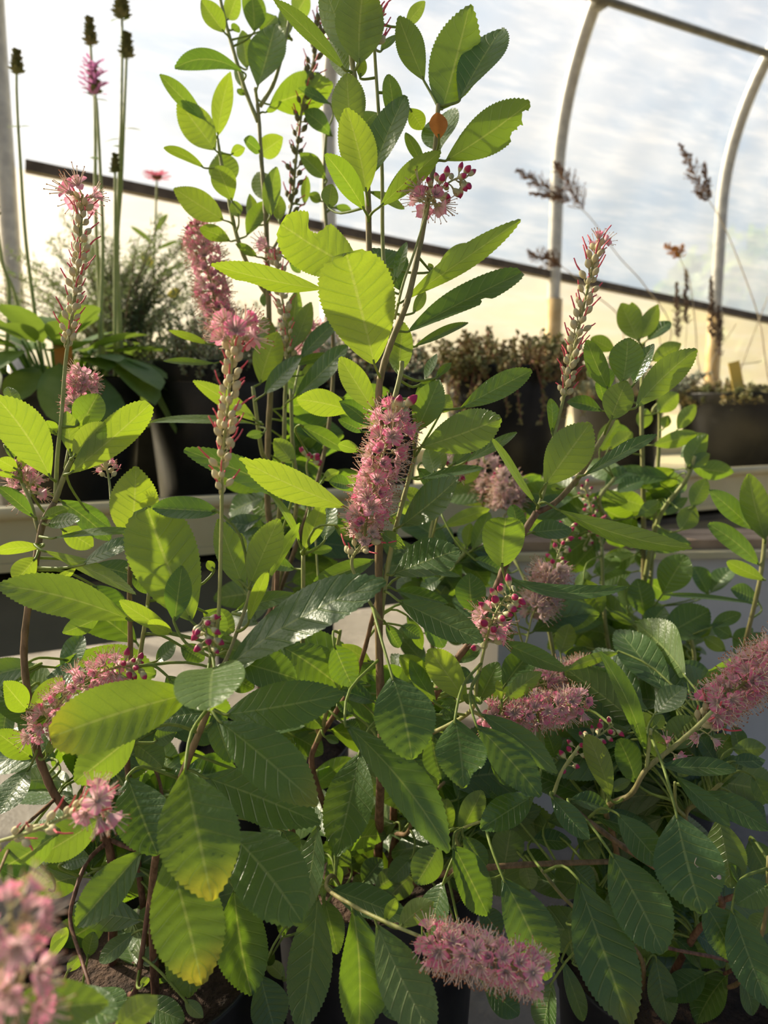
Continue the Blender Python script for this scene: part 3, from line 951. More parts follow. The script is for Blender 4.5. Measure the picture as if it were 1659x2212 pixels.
def leaf(key, B, T, W, roll, tint=.4, bend=.05, fold=10., side=0., wave=1., bites=(), yel=0., wet=.15, twist=0., pq=None, mat=None, petiole=True, curl=0., lab=None):
    sh = SHRUB[key]
    B, T = np.asarray(B, float), np.asarray(T, float)
    a = T - B; L = np.linalg.norm(a); a = a / L
    mid = (B + T) / 2
    tc = unit(CAM - mid)
    n = unit(tc - a * np.dot(tc, a))
    l = np.cross(n, a)
    if tint <= .11 and 8 < roll < 36: roll = 40.0
    cr, sr = math.cos(R(roll)), math.sin(R(roll))
    if l[2] * sr < 0 and petiole: sr = -sr          # upper faces look upwards
    n = n * cr + l * sr
    l = np.cross(n, a)
    W = min(W / max(abs(cr), .28), .72 * L)
    p, q = pq or (random.uniform(.88, 1.1), random.uniform(.74, .94))
    pk = p / (p + q)
    f = TT ** p * (1 - TT) ** q / (pk ** p * (1 - pk) ** q)
    hl = W / 2 * np.maximum(f, .012); hr = hl.copy()
    for (t0, sd, rad, dep) in bites:
        g = 1 - dep * np.exp(-((TT - t0) / rad) ** 4)
        if sd < 0: hl = hl * g
        else: hr = hr * g
    tooth = np.where((np.arange(NTT + 1) % 2 == 1) & (TT > .22) & (TT < .985), 1.0, 0.0)
    X = np.repeat((TT * L)[:, None], NVV + 1, 1)
    H = np.where(VV[None, :] < 0, hl[:, None], hr[:, None])
    Y = VV[None, :] * H
    edge = (np.abs(VV) > .99)[None, :] * tooth[:, None]
    Y = Y + np.sign(VV)[None, :] * edge * W * .022
    X = X + edge * L * .010
    av = np.abs(VV)[None, :]
    ph = (TT[:, None] - VS * av) * NV
    quilt = -np.cos(2 * math.pi * (ph - .5)) * np.sin(math.pi * np.clip(av * 1.05, 0, 1)) * W * .012
    r1, r2 = random.uniform(0, 6.28), random.uniform(0, 6.28)
    wv = wave * W * .035 * (np.sin(TT[:, None] * 7.5 + r1 + (VV[None, :] > 0) * r2) * av ** 2)
    Z = np.abs(Y) * math.tan(R(fold)) + quilt + wv - edge * W * .004
    b4 = 4 * TT * (1 - TT)
    Z = Z + (bend * L * b4)[:, None] - (curl * L * np.clip(TT - .6, 0, 1) ** 2 * 6.25)[:, None]
    Ys = Y + (side * L * b4)[:, None]
    if twist:
        an = R(twist) * (TT - .3)[:, None]
        Yc = Y * np.cos(an) - (np.abs(Y) * math.tan(R(fold))) * np.sin(an)
        Z = Z + Y * np.sin(an)
        Ys = Ys - Y + Yc
    V = (X[..., None] * a + Ys[..., None] * l + Z[..., None] * n).reshape(-1, 3)
    mb = MB(); mb.add(V, GF, 0, GUV)
    if petiole and sh['S']:
        D = sh['arr'] - B
        dist = np.linalg.norm(D, axis=1)
        cs = -(D @ a) / np.maximum(dist, 1e-6)
        cost = dist * (1.5 - .5 * cs)
        k = int(np.argmin(cost))
        sdir = V[NVV // 2 + (NVV + 1) * 2] - V[NVV // 2]
        st = V[NVV // 2] + unit(sdir) * .004
        if dist[k] < .20:
            e = D[k]
            g = V[NVV // 2] - unit(sdir) * min(.3 * dist[k], .012)
            c = catmull([st, V[NVV // 2], (g + e) / 2 + (g - e) * .15 + np.array([0, 0, .0015]), e], 3) if dist[k] > .003 else np.array([st, e])
            mb.tube(c, np.linspace(.0008, .0012, len(c)), 6, 1)
    o = link('leaf', mb.mesh('leaf', [mat or M_LEAF, M_PET]), sh['root'], B - sh['o'])
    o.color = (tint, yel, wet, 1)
    if lab: o['label'] = lab
    sh['n'] += 1
    return o

def L(key, crop, bx, by, tx, ty, w, d, dt, roll, tint=3, **kw):
    """one measured leaf: blade base and tip, apparent width, distance of the base and tip offset in cm"""
    ox, oy = CROP[crop]
    d = d / 100.0; d2 = d + dt / 100.0
    B = P(ox + bx * CS, oy + by * CS, d); T = P(ox + tx * CS, oy + ty * CS, d2)
    W = w * CS / FPX * (d + d2) / 2
    kw.setdefault('bend', random.uniform(-.02, .07))
    kw.setdefault('fold', random.uniform(5, 16))
    kw.setdefault('side', random.uniform(-.03, .03))
    return leaf(key, B, T, W, roll, tint / 10.0, **kw)

# ------------------------------------------------------------------ flowers
def ell(mb, c, ax, r, h, m, k0=0., k1=1., seg=6, sides=8, point=0.):
    ax = unit(ax); u = unit(np.cross(ax, [.3, .9, .2])); v = np.cross(ax, u)
    V, uv = [], []
    for i in range(seg + 1):
        t = i / seg
        rr = r * max(.02, math.sin(math.pi * (t * .96 + .02)) ** (.75)) * (1 - point * t)
        for j in range(sides):
            th = j / sides * 6.28318
            V.append(np.asarray(c) + ax * h * t + (u * math.cos(th) + v * math.sin(th)) * rr)
            uv.append((t, j / sides))
    F = [(i * sides + j, i * sides + (j + 1) % sides, (i + 1) * sides + (j + 1) % sides, (i + 1) * sides + j) for i in range(seg) for j in range(sides)]
    mb.add(V, F, m, uv)

def petal_geo(mb, th, openang, ln, wd, z0, m, recurve=.25):
    ca, sa = math.cos(th), math.sin(th)
    V, uv = [], []
    n = 6
    x, z = .08, z0
    ang = openang * .35
    pos = []
    for i in range(n + 1):
        pos.append((x, z))
        ang = openang * .35 + (openang - openang * .35) * min(1, i / 3) + recurve * max(0, i - 3) / 3
        x += ln / n * math.sin(ang); z += ln / n * math.cos(ang)
    for i, (x, z) in enumerate(pos):
        t = i / n
        h = wd / 2 * (.22 + .78 * math.sin(math.pi * min(1, t * .62 + .05)) ** 1.2) * (1 if t < .8 else math.sqrt(max(.12, 1 - ((t - .8) / .2) ** 2 * .88)))
        for v in (-1, -.5, 0, .5, 1):
            y = v * h
            up = abs(v) ** 2 * h * .45
            xx = x - up * math.cos(openang) * .9; zz = z + up * math.sin(openang) * .9
            V.append((xx * ca - y * sa, xx * sa + y * ca, zz)); uv.append((t, v * .5 + .5))
    F = [(i * 5 + j, (i + 1) * 5 + j, (i + 1) * 5 + j + 1, i * 5 + j + 1) for i in range(n) for j in range(4)]
    mb.add(V, F, m, uv)

def floret_mesh(name, openang, stam, petal_m, seedv):
    """one open flower, petal length 1, stalk from the origin along +Z"""
    rs = np.random.default_rng(seedv)
    mb = MB()
    mb.tube([(0, 0, -.75), (.05, .03, -.35), (0, 0, 0)], [.07, .065, .08], 5, 3)
    ell(mb, (0, 0, -.06), (0, 0, 1), .20, .30, 3, seg=4, sides=7)
    ell(mb, (0, 0, .06), (0, 0, 1), .17, .34, 1, seg=4, sides=7)
    for k in range(5):
        petal_geo(mb, k * 1.2566 + .15 * rs.normal(), openang + .14 * rs.normal(), 1.0, .62, .10, 0, .3 + .15 * rs.normal())
    for k in range(10):
        th = k * .6283 + .1 * rs.normal()
        sp = .42 + .28 * rs.random()
        ln = stam * (.8 + .3 * rs.random())
        d = np.array([math.cos(th) * sp, math.sin(th) * sp, 1.0]); d /= np.linalg.norm(d)
        p0 = np.array([math.cos(th) * .07, math.sin(th) * .07, .15]); p2 = p0 + d * ln + np.array([math.cos(th), math.sin(th), 0]) * .12
        pm = (p0 + p2) / 2 - np.array([math.cos(th), math.sin(th), 0]) * .06
        mb.tube([p0, pm, p2], [.044, .038, .028], 4, 1, cap=False)
        ell(mb, p2 - d * .03, d + rs.normal(size=3) * .4, .055, .13, 2, seg=3, sides=5)
    mb.tube([(0, 0, .2), (.02, .02, stam * 1.05)], [.045, .03], 5, 1)
    return mb.mesh(name, [petal_m, M_FIL, M_ANTH, M_CALYX])

def bud_mesh(name, s, open_):
    mb = MB()
    mb.tube([(0, 0, -.60), (.06, .02, -.3), (0, 0, 0)], [.06, .06, .09], 5, 1)
    ell(mb, (0, 0, -.05), (0, 0, 1), 1.0 * .30 * s, 1.0, 0, seg=7, sides=9)
    for k in range(5):
        th = k * 1.2566
        petal_geo(mb, th, .20, .46, .26, -.06, 1, -.1)
    return mb.mesh(name, [M_BUD, M_CALYX])

def capsule_mesh(name, bodym, slen, bend):
    mb = MB()
    mb.tube(catmull([(0, 0, -.55), (.12, 0, -.38), (.10, 0, -.15), (0, 0, 0)], 3), .06, 5, 2, cap=False)
    ell(mb, (0, 0, -.04), (0, 0, 1), .27, .80, 0, seg=7, sides=9, point=.15)
    for k in range(5):
        petal_geo(mb, k * 1.2566, .20, .48, .26, -.05, 2, -.12)
    mb.tube(catmull([(0, 0, .68), (.01, .02, .68 + slen * .5), (bend, bend * .4, .68 + slen)], 3), [.070] * 3 + [.055] * 3 + [.05], 5, 1)
    ell(mb, (bend, bend * .4, .66 + slen), (0, 0, 1), .06, .10, 1, seg=3, sides=5)
    return mb.mesh(name, [bodym, M_STYLE, M_CALYX])

ME_FL = [floret_mesh('floret', o, s, M_PETAL, i) for i, (o, s) in enumerate(((1.05, 1.5), (.8, 1.4), (1.25, 1.55), (.55, 1.2)))]
ME_FF = [floret_mesh('floret', o, s, M_PETALF, 10 + i) for i, (o, s) in enumerate(((1.1, 1.5), (.75, 1.5)))]
ME_BUD = [bud_mesh('bud', 1.0, 0), bud_mesh('bud', .86, 0)]
ME_CAP = [capsule_mesh('seed_capsule', M_CAPS, .85, .06), capsule_mesh('seed_capsule', M_CAPS, 1.1, -.12), capsule_mesh('seed_capsule', M_CAPS, .35, .1)]
ME_CAPD = [capsule_mesh('seed_capsule', M_CAPD, .8, .06), capsule_mesh('seed_capsule', M_CAPD, .5, -.1)]
KINDS = {'open': ('floret', ME_FL), 'faded': ('floret', ME_FF), 'bud': ('bud', ME_BUD), 'cap': ('seed_capsule', ME_CAP), 'capd': ('seed_capsule', ME_CAPD)}

def spike(key, pts, segs, r0=3.2, r1=1.6, age=0.0, name='flower_spike'):
    """pts: measured axis (px, py, depth); segs: (kind, t0, t1, count, size_px, lean) along the axis"""
    sh = SHRUB[key]
    c = catmull([P(*p) for p in pts], 8)
    d = np.array([np.dot(q - CAM, FWD) for q in c])
    t = np.linspace(0, 1, len(c))
    mb = MB(); mb.tube(c - sh['o'], (r0 + (r1 - r0) * t) / FPX * d, 8, a=np.full(len(c), age))
    o = link(name, mb.mesh('rachis', [M_STEM]), sh['root'])
    for i in range(len(c) - 1):
        sh['S'].append(c[i])
    sh['arr'] = np.array(sh['S'])
    T, U, W = frames(c)
    for (kind, t0, t1, n, size, lean) in segs:
        if kind in ('cap', 'capd'): lean, n = lean + .10, int(n * 1.08)
        size *= {'cap': 2.0, 'capd': 1.7, 'bud': 1.6}.get(kind, 1.0)
        if kind in ('open', 'faded') and n > 15: n = int(n * .88)
        nm, meshes = KINDS[kind]
        for k in range(n):
            tt = t0 + (t1 - t0) * ((k + .5) / n) + random.uniform(-.3, .3) * (t1 - t0) / n
            tt = min(max(tt, 0), 1)
            x = tt * (len(c) - 1); i = min(int(x), len(c) - 2); fr = x - i
            q = c[i] * (1 - fr) + c[i + 1] * fr
            th = k * 2.39996 + random.uniform(-.25, .25)
            rad = U[i] * math.cos(th) + W[i] * math.sin(th)
            ln = lean + random.uniform(-.18, .18)
            dr = unit(rad * math.cos(ln) + T[i] * math.sin(ln) + rng.normal(size=3) * .08)
            s = size / FPX * d[i] * random.uniform(.85, 1.12)
            me = meshes[int(rng.integers(len(meshes)))]
            ob = bpy.data.objects.new(nm, me)
            COL.objects.link(ob)
            ob.parent = o
            off = {'open': .80, 'faded': .80, 'bud': .62, 'cap': .56, 'capd': .56}[kind]
            ob.location = tuple(q - sh['o'] + dr * s * off)
            qt = Vector(dr).to_track_quat('Z', 'Y') @ Matrix.Rotation(random.uniform(0, 6.28), 3, 'Z').to_quaternion()
            ob.rotation_mode = 'QUATERNION'
            ob.rotation_quaternion = qt
            ob.scale = (s, s, s)
    return o
# ------------------------------------------------------------------ stems
# A: broad-leaved shrub at the bench end
stem('A', [crown('A', -.03, .02), (236, 1830, .60), (135, 1739, .57), (95, 1665, .565), (74, 1594, .56), (60, 1500, .56), (52, 1418, .56), (57, 1340, .56), (72, 1250, .56), (91, 1137, .56), (118, 1085, .56)], 9, 6.5, 1, .75)
stem('A', [(118, 1085, .56), (138, 1030, .56), (156, 990, .56)], 6, 5, .4, 0)
stem('A', [(84, 1150, .56), (64, 1080, .57), (37, 1022, .58)], 4.5, 3.5, .4, 0)
stem('A', [crown('A', .02, -.02), (330, 1900, .55), (375, 1729, .50), (412, 1627, .49), (449, 1530, .48), (456, 1440, .475), (462, 1400, .47)], 9, 6, 1, .55)
stem('A', [crown('A', 0, .03), (277, 1675, .57), (283, 1604, .56), (282, 1418, .555), (280, 1272, .55), (283, 1190, .55)], 7, 4.5, 1, .7)
stem('A', [(300, 1428, .545), (311, 1361, .54), (322, 1280, .535)], 5, 4, .1, 0)
stem('A', [(478, 1446, .475), (498, 1402, .49), (529, 1317, .50), (541, 1270, .50)], 4.5, 3.5, .5, .1)
stem('A', [(236, 1814, .60), (189, 1861, .58), (162, 1929, .56), (152, 1990, .55), (175, 2070, .53), (196, 2135, .51), (230, 2240, .50)], 5, 3.5, 1, 1)
stem('A', [crown('A', -.01, 0), (294, 2135, .57), (317, 1983, .56), (330, 1880, .56)], 6, 5, 1, 1)
stem('A', [(236, 1814, .60), (300, 1835, .59), (350, 1800, .60), (345, 1690, .63), (310, 1620, .66)], 5, 3, 1, 1)
stem('A', [(120, 1725, .57), (40, 1800, .48), (-10, 1900, .40)], 4, 3, 1, .8)
stem('A', [crown('A', -.04, -.03), (90, 2180, .45), (20, 2160, .30), (-30, 2220, .27)], 4, 7, 1, .2)
# B: tall central shrub
stem('B', [crown('B', 0, 0), (820, 1750, .66), (825, 1600, .60), (822, 1500, .575), (818, 1300, .565), (821, 1000, .56), (818, 860, .56), (826, 800, .56), (845, 740, .56), (880, 650, .56), (905, 540, .565), (930, 400, .57), (940, 320, .57), (947, 225, .57)], 10, 5, 1, .35)
stem('B', [(838, 760, .562), (808, 690, .575), (798, 560, .575), (794, 405, .575), (782, 290, .575), (765, 165, .575), (760, 100, .575), (772, -60, .575)], 7, 5.5, .9, .1)
stem('B', [(820, 1360, .57), (832, 1260, .565), (852, 1154, .56), (882, 1039, .56), (897, 985, .56)], 6, 4.5, .15, 0)
stem('B', [(822, 960, .56), (841, 903, .565), (865, 808, .57), (868, 780, .57)], 6, 5, .1, 0)
stem('B', [crown('B', -.02, .01), (720, 1790, .70), (675, 1660, .67), (684, 1604, .66), (714, 1557, .65), (758, 1483, .63), (785, 1412, .61), (812, 1304, .59)], 7, 4.5, 1, .9)
stem('B', [(690, 1590, .66), (657, 1466, .62), (655, 1320, .61), (655, 1192, .61)], 5, 4.5, .7, 0)
stem('B', [(684, 1604, .66), (700, 1560, .64), (714, 1480, .62), (735, 1361, .61)], 5, 4, .5, .1)
stem('B', [crown('B', -.03, -.02), (720, 1893, .60), (706, 1918, .52), (760, 1955, .48), (830, 1990, .455), (905, 2022, .44)], 5, 3.8, .9, 0)
stem('B', [crown('B', -.05, .02, -.0), (690, 1980, .70), (640, 1900, .70), (628, 1760, .70), (600, 1600, .70), (595, 1400, .70), (598, 1250, .70), (600, 1171, .70)], 9, 5, 1, .9)
stem('B', [crown('B', .01, -.03), (850, 1815, .69), (880, 1800, .66), (905, 1740, .64), (960, 1690, .62)], 6, 3.5, 1, .7)
stem('B', [crown('B', .02, -.02), (900, 1905, .66), (970, 1885, .62), (1040, 1875, .58), (1150, 1867, .58), (1320, 1861, .60)], 8, 5.5, 1, .8)
stem('B', [crown('B', .03, .01), (850, 1750, .69), (900, 1590, .64), (939, 1503, .61), (986, 1425, .60), (1020, 1378, .595), (1071, 1272, .59), (1091, 1221, .59), (1125, 1160, .59), (1159, 1107, .59)], 8, 7.5, 1, .85)
stem('B', [(1159, 1107, .59), (1200, 1085, .59), (1250, 1030, .59), (1288, 968, .59), (1326, 903, .59), (1345, 850, .59)], 6.5, 4.5, 1, 0)
stem('B', [(900, 1590, .64), (932, 1584, .61), (1017, 1535, .58), (1030, 1470, .57), (1037, 1440, .565)], 5, 4, .5, 0)
stem('B', [(1017, 1535, .58), (1045, 1548, .575), (1075, 1552, .57)], 4, 3, 0, 0)
stem('B', [crown('B', .02, .04), (935, 1500, .80), (922, 1289, .80), (929, 1171, .80), (939, 1103, .80)], 5, 4, .8, 0)
stem('B', [(922, 1289, .80), (970, 1230, .80), (1010, 1190, .80)], 4, 3, 0, 0)
stem('B', [(970, 1885, .62), (1000, 1850, .60), (985, 1800, .58), (1050, 1770, .56)], 4, 3, .3, 0)
# D: behind
stem('D', [crown('D', 0, 0), (562, 1400, .88), (590, 1306, .86), (598, 1171, .84), (579, 1104, .83), (579, 945, .82), (584, 820, .81), (576, 516, .80), (572, 440, .80), (564, 337, .80), (558, 243, .80), (551, 190, .80)], 9, 3.5, 1, .25)
stem('D', [(557, 263, .80), (529, 192, .80), (499, 91, .80), (482, 27, .80), (470, -30, .80)], 4.5, 3.5, .1, 0)
stem('D', [(562, 230, .80), (593, 176, .80), (617, 84, .80), (628, 20, .80)], 4.5, 3, .1, 0)
stem('D', [(579, 640, .81), (540, 580, .80), (515, 520, .79), (499, 456, .79), (490, 400, .79)], 5, 4, .4, 0)
stem('D', [(490, 420, .79), (476, 340, .79), (470, 300, .79)], 4, 3, 0, 0)
stem('D', [(579, 1000, .82), (565, 973, .78), (552, 880, .76), (546, 835, .76)], 5, 4, .2, 0)
stem('D', [(598, 1171, .84), (612, 1000, .78), (616, 860, .77), (620, 790, .77)], 5, 4, .4, 0)
stem('D', [(590, 1306, .86), (640, 1100, .80), (632, 960, .78), (628, 840, .78)], 5, 4, .6, 0)
stem('D', [(560, 1400, .88), (650, 1150, .85), (700, 980, .84), (720, 800, .84), (712, 600, .84), (700, 400, .84), (705, 280, .84)], 5, 3.5, .9, .2)
# E: pale shrub by the trough
stem('E', [crown('E'), (1395, 1430, 1.02), (1391, 1238, .98), (1390, 1100, .97), (1388, 1000, .96), (1386, 884, .95), (1390, 740, .95)], 6, 4, .9, 0)
stem('E', [(1391, 1260, .98), (1423, 1120, .95), (1480, 1040, .93), (1502, 985, .92)], 5.5, 4, .1, 0)
stem('E', [(1391, 1190, .98), (1296, 1095, .93), (1330, 1030, .92)], 5, 4, .1, 0)
stem('E', [crown('E', .04, -.02), (1540, 1580, .95), (1600, 1440, .84), (1612, 1380, .82), (1640, 1260, .80), (1652, 1165, .80), (1655, 1110, .80)], 5, 4.5, 1, 0)
stem('E', [crown('E', -.03, -.02), (1330, 1460, .95), (1312, 1380, .92), (1304, 1300, .91), (1300, 1180, .90)], 5, 3.5, .6, 0)
stem('E', [crown('E', 0, -.03), (1376, 1480, .93), (1378, 1400, .90), (1385, 1340, .89)], 5, 4, .5, 0)
stem('E', [(1395, 1430, 1.02), (1425, 930, .99), (1410, 890, .98), (1423, 870, .98)], 4, 3, .2, 0)
stem('E', [crown('E', .02, -.04), (1480, 1530, .88), (1500, 1430, .86), (1490, 1370, .85)], 5, 4, .5, 0)
stem('E', [crown('E', -.05, -.02), (1230, 1520, .90), (1190, 1380, .88), (1180, 1300, .87)], 5, 4, .7, 0)
# F: low spreading shrub
stem('F', [crown('F', 0, 0), (1500, 2020, 0.612), (1560, 1945, 0.572), (1430, 1881, 0.552), (1335, 1821, 0.552), (1251, 1757, 0.552), (1195, 1717, 0.542)], 8, 5, 1, .8)
stem('F', [(1560, 1945, 0.572), (1610, 1930, 0.562), (1690, 1920, 0.552)], 6, 5, 1, .9)
stem('F', [crown('F', -.02, .03), (1330, 1830, 0.632), (1310, 1748, 0.592), (1362, 1716, 0.572), (1396, 1662, 0.562), (1453, 1615, 0.557), (1504, 1571, 0.552), (1538, 1537, 0.552)], 6.5, 4.5, 1, 0)
stem('F', [(1396, 1662, 0.562), (1402, 1610, 0.557), (1406, 1575, 0.552)], 4, 3.5, 0, 0)
stem('F', [crown('F', .02, .02), (1500, 1850, 0.632), (1480, 1763, 0.612), (1517, 1729, 0.602), (1560, 1690, 0.592)], 6, 4, 1, .2)
stem('F', [crown('F', .01, 0), (1592, 2087, 0.592), (1440, 2047, 0.572), (1380, 2020, 0.572)], 4, 3.5, 1, 1)
stem('F', [(1195, 1717, 0.542), (1215, 1664, 0.542), (1251, 1612, 0.542)], 4, 3, .1, 0)
stem('F', [crown('F', -.03, -.02), (1380, 2060, 0.592), (1240, 1960, 0.552), (1170, 1880, 0.542)], 5, 3.5, .9, .4)
stem('F', [(1480, 1763, 0.612), (1460, 1740, 0.592), (1458, 1690, 0.572)], 4, 3, .2, 0)
stem('F', [crown('F', .04, 0), (1600, 2120, 0.572), (1650, 2000, 0.542), (1660, 1850, 0.532)], 5, 4, 1, .4)

# ------------------------------------------------------------------ flower spikes
# A
spike('A', [(456, 1440, .475), (472, 1330, .455), (478, 1150, .44), (481, 1000, .43), (490, 900, .425), (500, 790, .42), (508, 705, .42)],
      [('cap', .40, .90, 40, 15.5, .85), ('open', .90, 1.0, 11, 34, .35)], 4.5, 3)
spike('A', [(120, 1075, .56), (124, 985, .56), (133, 900, .56), (140, 800, .56), (147, 740, .56), (160, 650, .56), (170, 560, .56), (176, 470, .56), (178, 420, .56)],
      [('cap', .46, .93, 46, 12.5, .9), ('open', .94, 1.0, 5, 27, .3)], 5, 3)
spike('A', [(140, 1010, .58), (160, 905, .60), (175, 850, .61), (184, 805, .61)], [('open', .42, 1.0, 34, 19, .15)], 3, 2)
spike('A', [(62, 1080, .57), (64, 1060, .585), (52, 1035, .59), (38, 1005, .59)], [('open', .2, 1.0, 20, 19, .1)], 3, 2)
spike('A', [(240, 1085, .56), (236, 1040, .57), (229, 1005, .575)], [('cap', .5, .9, 5, 12, .6), ('open', .75, 1.0, 4, 15, .5)], 3, 2)
spike('A', [(462, 1430, .47), (452, 1400, .46), (443, 1350, .455), (438, 1335, .455)], [('bud', .35, 1.0, 18, 16, -.45)], 3.5, 2.5)
spike('A', [(70, 1600, .56), (100, 1560, .54), (140, 1505, .53), (200, 1462, .525), (255, 1440, .52), (300, 1440, .52)],
      [('open', .08, .82, 62, 21, .25), ('bud', .82, 1.0, 12, 15, .5)], 3, 2)
spike('A', [(-10, 1820, .40), (70, 1795, .39), (140, 1765, .385), (180, 1745, .38), (215, 1735, .38)],
      [('cap', .0, .80, 17, 16, .9), ('open', .84, 1.0, 7, 32, .3)], 4, 3)
spike('A', [(40, 2200, .25), (44, 2150, .235), (35, 2060, .225), (20, 1960, .22)], [('open', .1, 1.0, 30, 44, .3)], 4, 3)
# B
spike('B', [(823, 1340, .565), (775, 1260, .55), (760, 1210, .545), (785, 1170, .54), (792, 1120, .54), (810, 1040, .54), (835, 960, .54), (862, 885, .545)],
      [('cap', .28, .46, 9, 14, .6), ('faded', .42, .55, 9, 20, .3), ('open', .52, .97, 62, 27, .25), ('bud', .95, 1.0, 6, 22, .8)], 4, 3)
spike('B', [(852, 690, .565), (872, 610, .56), (895, 545, .56), (918, 470, .56), (930, 432, .56), (950, 408, .56), (985, 386, .56), (1003, 388, .56)],
      [('open', .48, .60, 7, 27, .2), ('bud', .58, .74, 13, 15, .3), ('bud', .74, 1.0, 13, 15, .45)], 3, 1.8)
spike('B', [(848, 740, .57), (828, 555, .585), (825, 360, .585), (815, 200, .585), (808, 90, .585), (808, 40, .585)], [('cap', .74, 1.0, 26, 15, .85)], 4.6, 3)
spike('B', [(1161, 1100, .59), (1178, 1050, .59), (1186, 985, .59), (1215, 870, .59), (1232, 790, .59), (1252, 700, .59), (1275, 600, .59), (1292, 530, .59)],
      [('cap', .42, .97, 56, 13, .85), ('open', .97, 1.0, 3, 19, .9)], 4.2, 2.6)
spike('B', [(1037, 1450, .565), (1044, 1412, .56), (1060, 1350, .555), (1085, 1300, .555), (1110, 1280, .555)], [('bud', .2, .5, 5, 19, .2), ('open', .35, .62, 9, 25, .1), ('bud', .45, 1.0, 22, 17, .2)], 3.5, 2.2)
spike('B', [(1017, 1535, .58), (1075, 1552, .575), (1160, 1538, .57), (1265, 1515, .57)], [('open', .18, 1.0, 80, 21, .2)], 3.5, 2)
spike('B', [(1091, 1221, .66), (1130, 1390, .73), (1150, 1330, .74), (1180, 1270, .75), (1205, 1200, .75), (1225, 1140, .76)], [('faded', .42, .72, 46, 22, .15), ('bud', .70, 1.0, 22, 11, .5)], 2.5, 1.6)
spike('B', [(1060, 1500, .66), (1130, 1490, .67), (1200, 1470, .68), (1265, 1450, .69)], [('open', .45, 1.0, 46, 20, .2)], 3, 2)
spike('B', [(905, 2022, .44), (955, 2043, .43), (1060, 2070, .42), (1170, 2110, .41)], [('open', .16, 1.0, 74, 27, .15)], 4, 3)
spike('B', [(700, 1560, .66), (690, 1300, .72), (675, 1080, .74), (662, 1010, .74), (672, 985, .74)], [('bud', .88, 1.0, 12, 12, .3)], 2.5, 2)
spike('B', [(929, 1180, .80), (960, 1060, .72), (975, 1020, .68), (990, 1012, .68)], [('bud', .75, 1.0, 9, 13, .3), ('faded', .6, .75, 4, 18, .2)], 2.5, 2)
# D
spike('D', [(572, 560, .80), (600, 520, .82), (628, 450, .83), (640, 340, .83), (655, 220, .83), (678, 130, .83), (692, 60, .83)], [('capd', .30, 1.0, 54, 13, .85)], 3.6, 2.4, .25)
spike('D', [(579, 760, .81), (500, 720, .82), (470, 670, .82), (455, 610, .82), (440, 545, .82), (425, 488, .82)], [('open', .25, .97, 78, 20, .2), ('bud', .96, 1.0, 7, 11, .3)], 2.5, 1.8)
spike('D', [(620, 800, .77), (622, 740, .77), (612, 660, .77), (600, 590, .77), (594, 535, .77)], [('cap', .05, .9, 44, 11, .85), ('open', .93, 1.0, 4, 22, .3)], 3.2, 2)
spike('D', [(632, 860, .79), (650, 780, .82), (668, 730, .83), (672, 700, .83)], [('open', .45, 1.0, 20, 18, .2)], 2.5, 2)
# E
spike('E', [(1190, 1380, .88), (1090, 1150, .95), (1100, 1100, .96), (1095, 1060, .96), (1085, 1010, .96)], [('faded', .45, .9, 34, 20, .2), ('bud', .88, 1, 8, 10, .3)], 2.5, 2)
spike('E', [(1180, 1320, .90), (1050, 1110, 1.0), (1050, 1060, 1.0), (1045, 985, 1.0)], [('faded', .5, 1.0, 34, 19, .2)], 2.5, 2)
spike('E', [(1300, 1180, .90), (1290, 1140, .90), (1275, 1090, .90), (1262, 1050, .90)], [('bud', .1, 1.0, 24, 9, .5)], 2.5, 1.8)
spike('E', [(1300, 1200, .90), (1300, 1120, .91), (1260, 1180, .92)], [('bud', .1, 1.0, 14, 9, .5)], 2, 1.5)
spike('E', [(1500, 1430, .86), (1415, 1500, .80), (1420, 1470, .79), (1398, 1455, .79)], [('bud', .6, 1.0, 14, 13, .2)], 2.5, 2)
# F
spike('F', [(1453, 1615, .585), (1504, 1571, .58), (1538, 1537, .575), (1590, 1490, .57), (1650, 1440, .565), (1690, 1400, .56)],
      [('cap', .18, .42, 14, 16, .7), ('open', .40, 1.0, 70, 27, .2)], 4, 3)
spike('F', [(1251, 1615, .57), (1270, 1600, .57), (1300, 1585, .57), (1325, 1565, .57)], [('bud', .1, 1.0, 18, 12, .3)], 2.6, 2)
spike('F', [(1215, 1664, .57), (1235, 1640, .565), (1250, 1610, .565)], [('bud', .1, 1.0, 9, 12, .4)], 2.6, 2)
spike('F', [(1430, 1640, .585), (1440, 1628, .58), (1448, 1622, .58)], [('open', .6, 1.0, 2, 22, .4)], 2, 1.6)
spike('F', [(1504, 1571, .58), (1520, 1580, .575), (1530, 1586, .57)], [('open', .6, 1.0, 3, 20, .3)], 2, 1.6)
